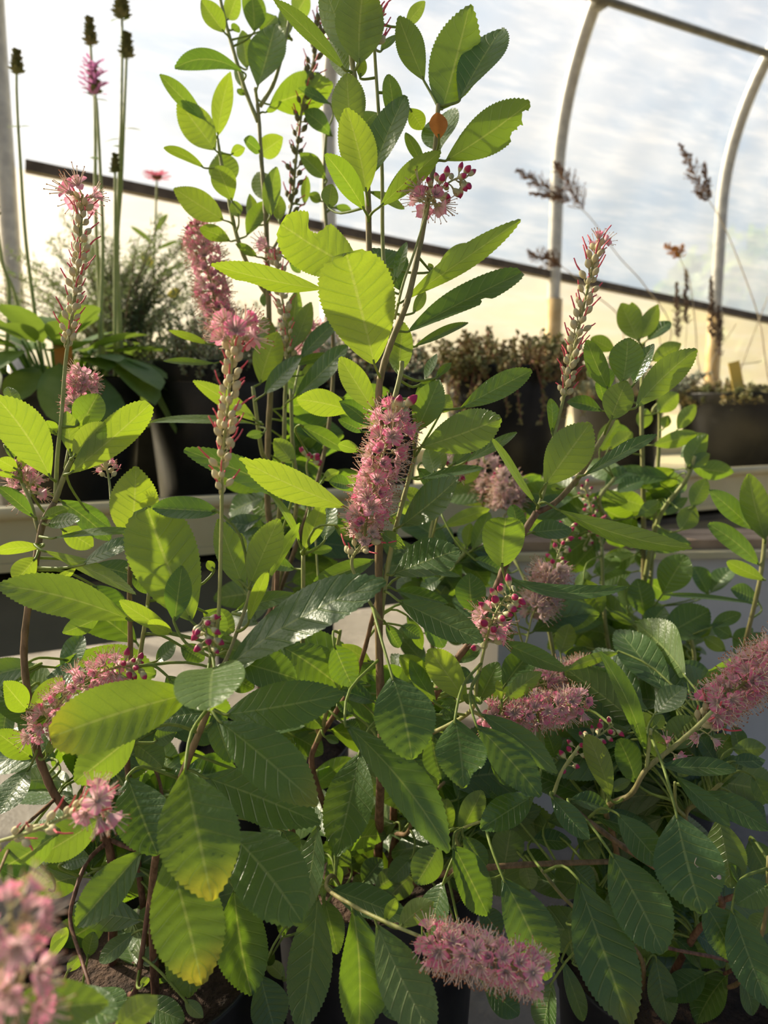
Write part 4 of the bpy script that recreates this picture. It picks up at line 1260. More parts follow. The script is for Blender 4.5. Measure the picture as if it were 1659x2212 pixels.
# ------------------------------------------------------------------ measured leaves
# D, behind (A2)
for r in ((430, 210, 280, 0, 130, 79, -2, 160, 5), (450, 130, 520, -60, 110, 80, 2, 165, 6), (620, 205, 600, -60, 150, 80, 1, 20, 3), (660, 200, 760, 100, 120, 81, 2, 30, 3), (470, 195, 520, 170, 60, 80, 1, 20, 2),
          (575, 440, 545, 195, 110, 82, 1, 170, 4), (640, 560, 755, 150, 215, 79, -1, 18, 1), (300, 770, 15, 475, 105, 78, -2, 32, 3), (375, 965, 130, 640, 205, 78, -1, 178, 8),
          (385, 870, 470, 460, 125, 79, 1, 168, 8), (300, 1075, 40, 945, 65, 79, -2, 140, 6), (450, 1190, 400, 965, 200, 79, 1, 175, 5), (480, 1290, 380, 1060, 155, 77, -2, 185, 6),
          (425, 1410, 105, 1205, 175, 78, -1, 175, 8), (520, 1390, 485, 1285, 85, 77, 0, 175, 6), (720, 1385, 765, 1065, 115, 79, 1, 170, 5), (700, 1290, 640, 1100, 140, 80, 2, 172, 5),
          (570, 1510, 690, 1290, 110, 80, 1, 20, 4), (660, 985, 805, 880, 135, 82, 3, 170, 7), (660, 975, 555, 890, 85, 80, -2, 20, 1), (470, 990, 560, 945, 70, 80, 1, 170, 6),
          (690, 720, 795, 650, 45, 80, 2, 160, 4), (720, 670, 1125, 540, 240, 82, 1, 175, 4), (1110, 670, 900, 565, 60, 83, -3, 40, 1), (1120, 870, 940, 710, 110, 84, -2, 25, 1),
          (1080, 1145, 910, 980, 105, 83, -2, 25, 3), (560, 610, 510, 570, 40, 80, 0, 20, 2), (835, 235, 790, 50, 95, 81, 1, 168, 4), (860, 260, 800, 220, 50, 81, 0, 20, 1),
          (880, 90, 970, -60, 130, 82, 3, 170, 5), (470, 1545, 270, 1460, 100, 79, -2, 165, 5), (640, 1645, 500, 1560, 60, 79, -1, 150, 3), (610, 1430, 590, 1240, 80, 81, 1, 170, 6),
          (780, 1420, 770, 1240, 90, 82, 1, 172, 5), (940, 1310, 960, 1130, 60, 84, 1, 170, 5), (1050, 1290, 970, 1240, 80, 84, 0, 170, 4), (1130, 1330, 1240, 1340, 50, 84, 1, 30, 2),
          (1110, 1340, 1110, 1210, 70, 84, 0, 172, 5), (540, 560, 500, 420, 60, 82, 1, 170, 4), (560, 470, 110, 440, 120, 79, -3, 35, 0)):
    L('D', 'A2', *r, **({'side': -.17, 'bend': .02} if r[0:2] == (560, 470) else {}))
# B, top (A3)
L('B', 'A3', 815, 700, 992, 30, 325, 57, 1, 176, 4, fold=8)
for r in ((700, 520, 535, 105, 175, 58, -1, 165, 3), (920, 650, 1195, 185, 215, 57, 2, 14, 1), (800, 975, 845, 712, 225, 59, 2, 10, 1),
          (415, 1325, 805, 965, 150, 56, -2, 158, 4), (350, 1225, 575, 1335, 60, 59, 2, 40, 4), (330, 1235, 200, 690, 235, 56, -2, 180, 9), (235, 900, 205, 470, 215, 57, 0, 176, 8),
          (370, 1110, 580, 610, 195, 57, -1, 12, 1), (500, 800, 470, 475, 125, 58, -1, 20, 2), (600, 690, 690, 830, 110, 60, 1, 172, 7), (690, 1065, 580, 850, 75, 60, 1, 30, 3),
          (320, 1350, 65, 985, 150, 56, -3, 22, 3), (285, 410, 320, -130, 310, 57, -1, 178, 6), (230, 375, 50, -110, 200, 58, 1, 172, 5), (195, 450, -270, -10, 100, 57, -3, 38, 4),
          (205, 500, 90, 250, 130, 59, 2, 170, 4), (575, 170, 705, 10, 85, 61, 2, 168, 7), (420, 330, 530, 220, 50, 60, 1, 30, 1), (290, 500, 310, 370, 70, 59, 0, 170, 5),
          (280, 860, 400, 720, 110, 60, 2, 20, 2), (400, 900, 340, 820, 90, 60, 1, 25, 4), (90, 1330, 110, 1180, 110, 62, 1, 170, 5)):
    L('B', 'A3', *r)
L('B', 'A3', 835, 1030, 1378, 655, 255, 57, -1, 172, 3, bites=((.90, 1, .045, .75), (.72, 1, .05, .35), (.80, 1, .03, .3)), fold=6)
L('B', 'A3', 795, 895, 785, 722, 115, 55.5, -.5, 10, 3, mat=M_DEAD, fold=28, wave=3, lab='withered orange brown leaf')
# B, A6
L('B', 'A6', 1110, 490, 612, 190, 345, 57, -1, 180, 8, bites=((.66, 1, .10, .62), (.66, -1, .10, 0)), pq=(.7, .45), fold=6)
L('B', 'A6', 890, 610, 165, 448, 150, 56, -2, 155, 8, bites=((.62, -1, .12, .3),), side=-.05, fold=14)
L('B', 'A6', 1212, 1090, 1030, 375, 470, 54, -4, 180, 9, pq=(.75, .42), fold=7, bend=.03)
for r in ((1360, 1150, 1395, 815, 160, 57, 1, 176, 7), (1210, 1385, 990, 1040, 165, 57, -1, 178, 8),
          (480, 1210, 595, 880, 185, 76, 0, 176, 7), (505, 1280, 745, 1035, 115, 74, -1, 18, 0), (735, 1050, 990, 790, 105, 76, 1, 20, 0), (705, 1295, 1042, 968, 135, 74, -1, 16, 0),
          (690, 985, 805, 688, 120, 76, 1, 176, 8), (690, 1000, 720, 605, 120, 78, 1, 168, 4), (545, 960, 500, 785, 105, 79, 1, 174, 7), (1075, 1390, 712, 1310, 170, 60, -2, 176, 8),
          (1190, 1490, 985, 1325, 110, 59, -1, 22, 0), (730, 1475, 1025, 1640, 100, 64, 1, 24, 2), (455, 1450, 50, 1192, 115, 72, -2, 172, 7), (1140, 1520, 980, 1440, 80, 62, -1, 15, 0),
          (690, 1090, 940, 1020, 60, 77, 1, 25, 2), (740, 1160, 880, 1060, 70, 78, 1, 165, 4), (520, 600, 510, 720, 60, 82, 0, 15, 0), (660, 420, 740, 500, 60, 80, 1, 20, 1)):
    L('D' if r[5] > 70 else 'B', 'A6', *r, **({'wet': .8} if r[:2] == (1140, 1520) else {}))
# A7
L('B', 'A7', 340, 695, 1112, 160, 130, 56, 2, 150, 6, side=.03, twist=-70, fold=12)
L('B', 'A7', 385, 880, 1117, 500, 165, 57, 1, 28, 1, bites=((.62, -1, .035, .45),), fold=16, pq=(.8, .45))
for r in ((430, 975, 775, 820, 60, 59, 2, 40, 3), (580, 490, 775, 312, 90, 62, 2, 172, 6), (300, 560, 380, 305, 70, 57, -1, 25, 0), (340, 610, 150, 345, 260, 61, 2, 12, 0),
          (722, 1370, 1182, 1125, 155, 57, -1, 20, 3), (465, 1620, 985, 1430, 265, 55, -2, 182, 4), (440, 1530, 590, 1185, 190, 56, 0, 10, 4), (600, 1395, 655, 1285, 120, 58, 1, 172, 8),
          (495, 1195, 570, 1020, 60, 60, 1, 40, 2), (565, 1175, 665, 1075, 50, 60, 1, 25, 3), (545, 490, 520, 440, 60, 62, 0, 170, 6), (420, 760, 500, 620, 70, 60, 1, 170, 5), (430, 1300, 560, 1180, 80, 59, 1, 20, 3)):
    L('B', 'A7', *r, **({'wet': .9} if r[:2] in ((722, 1370), (300, 560)) else {}))
# A, left (B1)
L('A', 'B1', 325, 690, -30, 165, 280, 55, -3, 178, 7, side=.04, fold=10)
L('A', 'B1', 445, 660, 960, 215, 220, 55, -1, 174, 8, fold=8, pq=(.8, .5), twist=30)
for r in ((465, 560, 672, 335, 165, 55, -1, 174, 9), (450, 535, 425, 262, 115, 56, 0, 172, 8), (500, 400, 630, 150, 190, 57, 1, 10, 3), (355, 410, 300, 320, 80, 56, -1, 165, 5),
          (120, 260, 50, 105, 85, 57, 1, 20, 4), (115, 640, -10, 570, 110, 57, -1, 174, 8), (125, 640, 150, 520, 60, 58, 0, 172, 7), (110, 690, -30, 655, 40, 57, -1, 150, 6),
          (218, 940, -15, 742, 90, 56, -1, 24, 0), (300, 990, 515, 955, 90, 55, -2, 25, 2), (280, 950, 440, 880, 80, 55, -1, 160, 3), (835, 1090, 870, 612, 295, 55, -1, 180, 10),
          (330, 1075, 908, 1030, 50, 54, 0, 50, 5), (530, 1245, 895, 1078, 95, 53, -1, 22, 0), (265, 1130, -40, 1160, 80, 55, -2, 155, 8), (232, 1195, 95, 1355, 150, 55, -2, 172, 8),
          (262, 1150, 870, 1432, 90, 54, -3, 140, 6), (300, 1392, 485, 1268, 60, 56, 1, 165, 8), (390, 835, 705, 1090, 160, 62, 1, 15, 0), (540, 880, 695, 1000, 60, 60, 1, 25, 0),
          (395, 1015, 595, 1130, 150, 61, 1, 170, 6), (1115, 1615, 1165, 1248, 165, 48, 0, 8, 0), (1395, 905, 975, 880, 150, 49, -1, 28, 0),
          (840, 1310, 955, 1430, 90, 57, 0, 20, 2), (590, 1370, 820, 1600, 130, 58, 0, 20, 0), (600, 1250, 900, 1330, 140, 59, 1, 20, 0), (30, 480, 90, 560, 70, 59, 0, 20, 1), (480, 360, 575, 285, 60, 56, 0, 170, 6)):
    L('A', 'B1', *r, **({'wet': .6} if r[:2] == (300, 990) else {}))
L('A', 'B1', 1225, 1605, 940, 872, 430, 51, -1, 180, 6, pq=(.75, .45), fold=7)
L('A', 'B1', 840, 1600, -30, 1375, 250, 50, -1, 10, 5, fold=8, side=-.03)
# centre (B2)
for r in ((530, 1385, 718, 950, 205, 49, -1, 174, 6), (500, 1405, 330, 950, 180, 51, 0, 174, 5), (430, 1210, 475, 1042, 120, 53, 1, 172, 7), (520, 1625, 645, 1285, 85, 48, -2, 155, 7),
          (648, 1345, 852, 975, 75, 52, 0, 140, 4), (440, 1545, 835, 1438, 105, 52, -1, 22, 3), (300, 1290, 260, 1220, 60, 55, 0, 170, 7)):
    L('A', 'B2', *r)
for r in ((868, 1160, 995, 855, 125, 60, -1, 176, 8), (850, 1110, 640, 775, 50, 60, -1, 50, 4), (1010, 1090, 1060, 865, 135, 62, 1, 18, 1), (810, 595, 690, 435, 125, 66, 0, 172, 6),
          (1330, 1215, 940, 1355, 120, 62, -2, 22, 2), (1070, 990, 1210, 1085, 80, 58, 0, 20, 3), (1245, 520, 1098, 470, 80, 57, -1, 165, 3), (1000, 700, 1105, 645, 75, 64, 1, 172, 6),
          (1180, 740, 1040, 710, 110, 63, -1, 15, 0), (820, 1270, 640, 1230, 90, 63, -1, 20, 1), (900, 1160, 1060, 1140, 60, 63, 1, 20, 2)):
    L('B', 'B2', *r)
L('B', 'B2', 1155, 880, 462, 565, 205, 55, -3, 180, 10, bites=((.98, -1, .08, .7), (.9, 1, .03, .3)), fold=7, bend=.04)
L('B', 'B2', 900, 860, 110, 508, 170, 63, -3, 25, 0, fold=8)
L('D', 'B2', 620, 400, 510, 420, 60, 74, -2, 20, 2)
L('D', 'B1', 1640, 345, 960, 335, 55, 74, -3, 62, 7)
L('D', 'A5', 1385, 1315, 1045, 1300, 45, 78, -3, 55, 3)
L('D', 'A5', 1335, 1195, 1080, 1108, 50, 78, -2, 160, 7)
# right of the central stem (B3, B4, A8)
L('B', 'B3', 1080, 1115, 1105, 795, 290, 56, -2, 178, 3, pq=(.6, .45), fold=16)
L('B', 'B3', 1295, 705, 1010, 280, 55, 58, -1, 60, 5)
L('B', 'B3', 1350, 595, 1645, 188, 275, 57, -1, 176, 7, fold=8)
for r in ((430, 850, 805, 535, 200, 54, -2, 16, 0), (540, 550, 962, 478, 60, 57, 0, 45, 1), (370, 1165, 810, 1000, 240, 56, 0, 14, 0), (465, 990, 300, 890, 90, 55, -1, 25, 4),
          (400, 1260, 735, 1345, 95, 57, 0, 24, 1), (895, 1415, 870, 1148, 255, 60, 1, 8, 0), (415, 1325, 960, 1590, 200, 55, -3, 22, 2), (340, 1480, 425, 1625, 110, 58, 0, 20, 1),
          (530, 1135, 815, 1170, 40, 60, 0, 50, 1), (1185, 895, 1150, 712, 165, 60, 1, 12, 0), (690, 860, 1000, 740, 90, 78, 0, 172, 8), (890, 1000, 1000, 760, 110, 78, 0, 14, 5),
          (850, 990, 880, 830, 80, 79, 0, 172, 7), (800, 575, 945, 468, 100, 70, 0, 172, 8), (830, 445, 1175, 250, 70, 62, 0, 40, 3), (650, 520, 600, 345, 115, 64, 1, 168, 5), (700, 490, 650, 340, 100, 66, 1, 172, 8),
          (760, 455, 875, 365, 90, 66, 1, 20, 3), (900, 1060, 1080, 1140, 90, 72, 0, 20, 0), (660, 1250, 560, 1150, 90, 76, 0, 20, 0), (420, 760, 500, 700, 110, 60, 1, 172, 7), (540, 480, 640, 610, 100, 66, 0, 20, 0),
          (560, 720, 480, 600, 90, 64, 0, 172, 6), (350, 780, 420, 830, 100, 60, 0, 172, 7), (700, 1180, 560, 1280, 90, 75, 0, 20, 1), (470, 1420, 570, 1640, 80, 66, 0, 25, 3)):
    L('B', 'B3', *r)
L('B', 'B4', 300, 735, 1175, 992, 130, 57, -2, 152, 3, fold=14, side=.05)
L('B', 'B4', -10, 1180, 765, 1235, 90, 56, -2, 35, 1, side=-.13, fold=12)
for r in ((480, 525, 948, 262, 90, 58, -1, 28, 0), (140, 890, 405, 865, 130, 64, 1, 14, 1), (330, 610, 270, 600, 80, 64, 0, 172, 7)):
    L('B', 'B4', *r)
for r in ((650, 1445, 755, 1192, 215, 57, -1, 172, 5), (725, 1215, 760, 918, 205, 58, 0, 14, 5), (640, 1255, 498, 932, 130, 58, -1, 20, 2), (810, 1368, 1205, 988, 190, 58, 0, 174, 7),
          (800, 1215, 925, 955, 110, 60, 0, 25, 1), (600, 1385, 372, 1328, 90, 62, 0, 18, 1), (275, 1525, 268, 1305, 80, 59, 0, 30, 1), (640, 1250, 590, 1100, 90, 61, 0, 20, 0), (610, 1330, 570, 1180, 80, 61, 0, 20, 1)):
    L('B', 'A8', *r, **({'wet': .9} if r[:2] in ((275, 1525), (800, 1215)) else {}))
for r in ((830, 935, 720, 695, 145, 93, 0, 174, 8), (840, 925, 955, 705, 110, 93, 0, 174, 8), (890, 930, 1035, 815, 100, 94, 0, 16, 0), (915, 1065, 1105, 955, 115, 92, 0, 172, 8), (800, 900, 790, 690, 120, 95, 0, 172, 7),
          (680, 1000, 525, 918, 100, 93, 0, 165, 4), (955, 1395, 1085, 1270, 135, 95, 0, 172, 7), (1080, 1505, 1195, 1345, 95, 96, 0, 172, 7), (1130, 1650, 1275, 1535, 125, 94, 0, 172, 7),
          (990, 1500, 1022, 1415, 65, 98, 0, 172, 6), (640, 1625, 792, 1525, 115, 92, 0, 174, 9), (920, 1605, 1205, 1530, 105, 93, 0, 170, 6), (580, 1645, 700, 1445, 125, 93, 0, 168, 5),
          (850, 1505, 880, 1370, 100, 96, 0, 170, 5), (760, 1640, 700, 1470, 110, 96, 0, 20, 1), (540, 1180, 510, 1110, 70, 90, 0, 172, 8)):
    L('E', 'A8', *r)
for r in ((1140, 465, 1262, 262, 130, 92, 0, 172, 7), (1160, 470, 1285, 385, 90, 92, 0, 172, 8), (690, 630, 860, 555, 150, 94, 0, 14, 1), (1100, 875, 1190, 715, 155, 90, 0, 174, 8),
          (1170, 730, 1265, 545, 115, 90, 0, 168, 5), (825, 785, 965, 688, 90, 92, 0, 174, 8), (985, 1285, 1135, 1035, 210, 88, -1, 10, 4), (870, 1425, 820, 1185, 165, 88, 0, 12, 2),
          (855, 1555, 995, 1368, 135, 87, 0, 12, 2), (975, 1565, 1285, 1390, 225, 86, 0, 8, 2), (870, 1560, 1045, 1515, 60, 85, -1, 172, 9), (1640, 935, 1535, 512, 170, 79, -1, 174, 6),
          (1560, 870, 1280, 620, 120, 80, -1, 14, 1), (1600, 1095, 1275, 835, 125, 80, -1, 14, 1), (1640, 1195, 1395, 1075, 90, 79, -1, 165, 5), (1275, 1285, 1180, 1108, 115, 100, 0, 14, 0),
          (1290, 1275, 1440, 1115, 115, 100, 0, 14, 0), (1580, 1345, 985, 1288, 35, 82, 0, 45, 4), (1290, 1500, 1485, 1408, 90, 84, 0, 16, 4), (1600, 1340, 1420, 1250, 130, 84, 0, 14, 1),
          (1390, 1650, 1250, 1560, 90, 84, 0, 174, 9), (1640, 930, 1620, 800, 90, 79, 0, 174, 6), (480, 1180, 600, 1400, 130, 86, 0, 165, 5), (760, 1380, 720, 1180, 90, 88, 0, 170, 5),
          (640, 1390, 800, 1480, 60, 88, 0, 170, 4), (1430, 1560, 1300, 1480, 120, 84, 0, 18, 3), (1510, 1640, 1640, 1540, 130, 84, 0, 16, 1), (1440, 1640, 1560, 1500, 100, 84, 0, 20, 2), (1200, 1560, 1290, 1490, 100, 85, 0, 172, 6)):
    L('E', 'B4', *r)
# A, front left (B5, C1)
L('A', 'B5', 1205, 590, 320, 870, 390, 44, -3, 8, 6, yel=.5, fold=9, pq=(.7, .5), bend=.05)
L('A', 'B5', 1370, 420, 1345, 700, 420, 45, -6, 15, 6, pq=(.55, .45), fold=12)
for r in ((870, 850, 480, 1155, 265, 47, -2, 170, 4), (178, 695, 20, 510, 150, 55, -3, 20, 5), (185, 690, 390, 488, 120, 55, -2, 165, 7), (212, 1000, -30, 828, 155, 56, -2, 14, 4),
          (192, 1058, -10, 1360, 175, 54, -3, 14, 1), (400, 455, 530, 215, 230, 60, 1, 10, 0), (420, 440, 585, 308, 105, 61, 1, 14, 0), (815, 1118, 1010, 1620, 335, 48, -3, 8, 1),
          (250, 600, 130, 860, 110, 60, 0, 16, 1), (60, 640, 20, 880, 150, 62, 0, 14, 0), (550, 450, 300, 480, 130, 58, 0, 14, 0), (1095, 195, 765, -10, 110, 50, -2, 168, 8, ), (1110, 210, 950, 120, 90, 49, -2, 165, 9),
          (1330, 715, 960, 790, 200, 52, -1, 12, 0), (980, 900, 1130, 830, 150, 56, 0, 12, 3), (850, 900, 1040, 1060, 170, 57, 0, 168, 4), (290, 1000, 360, 860, 60, 55, 0, 172, 7), (1440, 440, 1660, 320, 110, 52, 0, 16, 1),
          (600, 1010, 480, 960, 120, 60, 0, 14, 1), (1000, 380, 1130, 260, 150, 56, 0, 14, 1), (1300, 60, 1500, 190, 200, 55, 0, 170, 5), (640, 100, 400, 200, 120, 58, 0, 168, 3)):
    L('A', 'B5', *r)
L('A', 'C1', 1185, 20, 1357, 872, 490, 43, -4, 6, 5, yel=.8, fold=10, bend=.06)
L('A', 'C1', 1075, 555, 1292, 1408, 440, 45, -3, 8, 4, yel=1., fold=8, bend=.05)
for r in ((915, 545, 490, 1035, 240, 48, -2, 14, 3, ), (660, 330, 222, 600, 235, 48, -1, 170, 4), (380, 430, -40, 690, 230, 46, -2, 166, 3), (345, 805, -10, 660, 160, 46, -2, 14, 3),
          (870, 1070, 635, 1260, 115, 58, 0, 14, 2), (330, 1255, 420, 1040, 90, 54, 0, 160, 5), (560, 1240, 600, 1070, 100, 60, 0, 14, 2), (250, 1330, 430, 1090, 60, 50, -1, 160, 5), (430, 1330, 520, 1220, 80, 54, 0, 160, 5),
          (120, 640, 330, 620, 150, 55, 0, 14, 1), (380, 640, 570, 590, 120, 56, 0, 14, 2), (960, 900, 910, 1000, 70, 60, 0, 165, 3), (900, 1270, 1020, 1180, 110, 58, 0, 14, 2), (560, 1440, 780, 1620, 200, 50, -2, 14, 1),
          (330, 1400, 740, 1640, 200, 36, -2, 14, 1), (900, 1430, 950, 1360, 50, 54, 0, 165, 6), (1180, 1500, 1300, 1620, 80, 54, 0, 165, 6), (860, 1500, 1180, 1640, 160, 52, -1, 14, 2), (200, 1240, 110, 1060, 130, 45, -1, 160, 3)):
    L('A', 'C1', *r)
L('A', 'C1', -60, 1640, 695, 1525, 290, 30, 2, 20, 5, fold=14)
L('A', 'C1', 740, 1680, 1012, 1480, 180, 36, -1, 165, 9)
# centre front (B6, C2, B7, C3)
L('A', 'B6', 385, 570, 1402, 15, 295, 47, -2, 18, 0, fold=8, bend=.04)
for r in ((330, 905, 965, 1450, 335, 46, -3, 10, 4), (370, 870, 1132, 735, 290, 47, -1, 10, 2), (240, 1270, 985, 1570, 310, 49, -2, 10, 3), (300, 850, 420, 1180, 300, 51, -1, 12, 0),
          (410, 520, 830, 640, 240, 52, 0, 14, 2), (380, 600, 560, 700, 200, 53, 0, 14, 2), (280, 420, 340, 200, 180, 53, 1, 170, 4), (90, 430, 240, 520, 170, 54, 0, 14, 2), (0, 620, 130, 800, 140, 52, 0, 14, 2)):
    L('A', 'B6', *r, **({'yel': .4} if r[0] == 330 else {}))
for r in ((1235, 1105, 1085, 1778, 300, 56, -4, 10, 4), (730, 430, 1120, 700, 270, 60, 0, 14, 2), (1070, 420, 1190, 690, 220, 58, 0, 20, 2), (1010, 1010, 1100, 1050, 70, 64, 0, 14, 1),
          (1330, 790, 1120, 720, 130, 60, 0, 14, 0), (1200, 870, 1090, 800, 100, 62, 0, 14, 0), (1130, 920, 1240, 960, 80, 62, 0, 14, 1), (820, 830, 1000, 950, 120, 64, 0, 14, 2), (800, 1000, 1000, 1120, 150, 68, 0, 14, 2), (1310, 540, 1120, 420, 80, 62, 0, 165, 7)):
    L('B', 'B6', *r, **({'wet': .9} if r[:2] == (1070, 420) else {}))
for r in ((395, 425, 868, 1012, 440, 47, -3, 8, 3), (965, 385, 870, 965, 175, 52, -1, 32, 2), (430, 780, 545, 1475, 320, 53, -2, 12, 1), (90, 1000, 150, 1490, 290, 56, -1, 12, 2), (740, 420, 840, 580, 180, 56, 0, 14, 2)):
    L('A', 'C2', *r)
for r in ((965, 830, 850, 1720, 280, 53, -2, 14, 2), (1010, 865, 1095, 1212, 165, 55, -1, 14, 3), (1190, 910, 1225, 1740, 310, 48, -3, 10, 1), (1340, 1010, 1700, 1740, 320, 46, -3, 186, 5), (1060, 800, 1555, 995, 190, 52, -1, 14, 1),
          (600, 1345, 700, 1720, 240, 58, -1, 14, 2), (1000, 880, 990, 720, 50, 54, 0, 160, 6), (760, 1100, 720, 980, 130, 62, 0, 14, 1), (690, 1190, 640, 1280, 100, 66, 0, 14, 3), (900, 1000, 880, 1250, 110, 60, 0, 14, 2),
          (760, 1380, 640, 1260, 90, 66, 0, 160, 5), (1110, 780, 1040, 640, 130, 66, 0, 14, 2), (1250, 760, 1380, 600, 150, 68, 0, 14, 2), (1330, 800, 1500, 700, 160, 66, 0, 160, 4), (1180, 650, 1060, 540, 120, 68, 0, 160, 3)):
    L('B', 'C2', *r)
L('B', 'B7', -15, 925, 655, 1750, 265, 50, -3, 12, 1, fold=9, bend=.05)
L('B', 'B7', 285, 618, 415, 1155, 380, 50, -3, 8, 2, fold=7)
L('B', 'B7', 690, 895, 745, 1335, 320, 51, -3, 6, 3, wet=1., wave=2.2, bites=((.86, 1, .08, .4),))
for r in ((850, 860, 1345, 1245, 155, 53, -1, 14, 3), (825, 935, 1238, 1395, 235, 52, -2, 12, 2), (770, 795, 522, 448, 205, 56, -1, 178, 10), (845, 785, 968, 535, 145, 57, 0, 14, 3), (990, 800, 960, 650, 45, 56, -1, 172, 9),
          (1005, 785, 1245, 598, 115, 57, 0, 172, 4), (1000, 695, 1178, 468, 180, 59, 1, 12, 2), (540, 700, 335, 495, 140, 58, -1, 12, 5), (570, 800, 400, 520, 110, 57, 0, 14, 4), (985, 400, 1415, 590, 120, 58, -1, 18, 3),
          (540, 1000, 605, 1285, 175, 54, -1, 12, 2), (1192, 1390, 852, 1605, 200, 53, -2, 12, 2), (720, 790, 600, 810, 60, 57, 0, 14, 3), (580, 870, 690, 860, 90, 57, 0, 14, 3), (850, 800, 740, 745, 60, 56, -1, 160, 4),
          (700, 540, 860, 440, 70, 62, 0, 14, 3), (650, 600, 820, 650, 160, 64, 0, 14, 1), (340, 300, 470, 380, 120, 64, 0, 14, 1), (500, 200, 620, 440, 160, 66, 0, 12, 0), (1100, 800, 1000, 830, 60, 57, 0, 14, 3),
          (900, 1100, 1080, 1320, 180, 60, 0, 14, 1), (420, 1150, 560, 1380, 180, 58, 0, 14, 3), (100, 800, 0, 700, 130, 60, 0, 14, 1), (260, 1000, 180, 900, 90, 64, 0, 14, 1), (760, 1000, 880, 1100, 100, 60, 0, 14, 2)):
    L('B', 'B7', *r, **({'wet': .8} if r[:2] == (1192, 1390) else {}))
for r in ((720, 440, 865, 165, 145, 58, 0, 166, 4), (600, 490, 640, 215, 130, 60, 0, 168, 4), (590, 500, 440, 765, 205, 56, -1, 166, 3), (680, 515, 900, 965, 235, 56, -1, 12, 1), (740, 450, 890, 645, 135, 57, 0, 14, 2),
          (1000, 695, 1045, 415, 205, 60, 0, 180, 2), (995, 720, 1290, 1375, 310, 52, -2, 12, 2), (330, 1045, 548, 875, 145, 46, -1, 168, 8), (240, 1005, 310, 850, 75, 47, -1, 166, 6), (620, 740, 535, 1095, 175, 58, -1, 14, 1),
          (420, 580, 270, 740, 130, 64, 0, 14, 2), (430, 700, 260, 860, 170, 66, 0, 165, 3), (1120, 560, 1330, 720, 150, 62, 0, 14, 1), (1130, 620, 1180, 800, 110, 60, 0, 165, 5), (850, 900, 980, 1080, 180, 62, 0, 14, 2),
          (880, 1420, 1100, 1600, 180, 58, -1, 14, 2), (700, 1100, 640, 1260, 100, 64, 0, 14, 3), (1000, 250, 900, 150, 130, 64, 0, 14, 1), (240, 1400, 330, 1640, 170, 56, -1, 14, 2), (480, 1080, 560, 1180, 140, 58, 0, 14, 1), (130, 860, 60, 700, 110, 70, 0, 160, 3)):
    L('B', 'C3', *r)
# F (B8, C4)
for r in ((652, 1415, 500, 995, 155, 56, -1, 178, 9), (872, 1115, 578, 465, 115, 57, -1, 28, 1), (930, 875, 1135, 695, 145, 58, 0, 12, 1), (912, 965, 845, 855, 90, 58, 0, 172, 8), (925, 965, 985, 870, 90, 58, 0, 168, 5),
          (1020, 1095, 1185, 885, 190, 59, 0, 172, 5), (955, 1155, 935, 978, 125, 58, -1, 172, 4), (812, 1305, 700, 1025, 185, 60, 0, 12, 0), (970, 1205, 1455, 1225, 120, 56, -1, 16, 1), (1055, 1255, 1415, 1585, 120, 56, -2, 20, 3),
          (1230, 1360, 1670, 1610, 160, 56, -2, 20, 3), (1330, 1180, 1220, 1020, 180, 62, 0, 14, 1), (1425, 1090, 1645, 1080, 125, 60, 0, 168, 7), (1480, 1110, 1440, 940, 120, 62, 0, 14, 0), (1420, 1170, 1640, 1160, 90, 59, 0, 14, 1),
          (1300, 1170, 1420, 1000, 150, 62, 0, 165, 3), (640, 1360, 780, 1290, 70, 59, 0, 165, 5), (400, 880, 350, 960, 80, 66, 0, 14, 1), (350, 1140, 400, 1020, 140, 64, 0, 14, 1), (300, 1150, 230, 960, 130, 64, 0, 14, 1),
          (660, 1300, 640, 1140, 170, 64, 0, 14, 0), (760, 960, 700, 720, 120, 70, 0, 14, 0), (1060, 560, 1290, 640, 130, 74, 0, 14, 1), (800, 640, 690, 520, 130, 74, 0, 14, 3), (900, 620, 1100, 540, 130, 74, 0, 14, 2),
          (1250, 780, 1100, 640, 120, 70, 0, 14, 1), (1480, 700, 1620, 540, 120, 70, 0, 14, 1), (500, 440, 370, 540, 150, 76, 0, 14, 1), (330, 480, 390, 290, 130, 72, 0, 168, 6), (720, 470, 380, 580, 70, 66, -2, 160, 5),
          (1560, 1260, 1640, 1400, 130, 58, 0, 14, 4), (1180, 1180, 1080, 1260, 80, 60, 0, 165, 8), (1240, 600, 1390, 680, 120, 80, 0, 165, 7)):
    L('F', 'B8', *r)
BIG = L('F', 'C4', 1070, 305, 1243, 955, 410, 50, -3, 6, 1, fold=8)
L('F', 'C4', 648, 560, 990, 1208, 350, 51, -3, 8, 4, fold=8)
L('F', 'C4', 440, 728, 775, 1680, 370, 52, -4, 10, 2, fold=9, bend=.05, yel=.3)
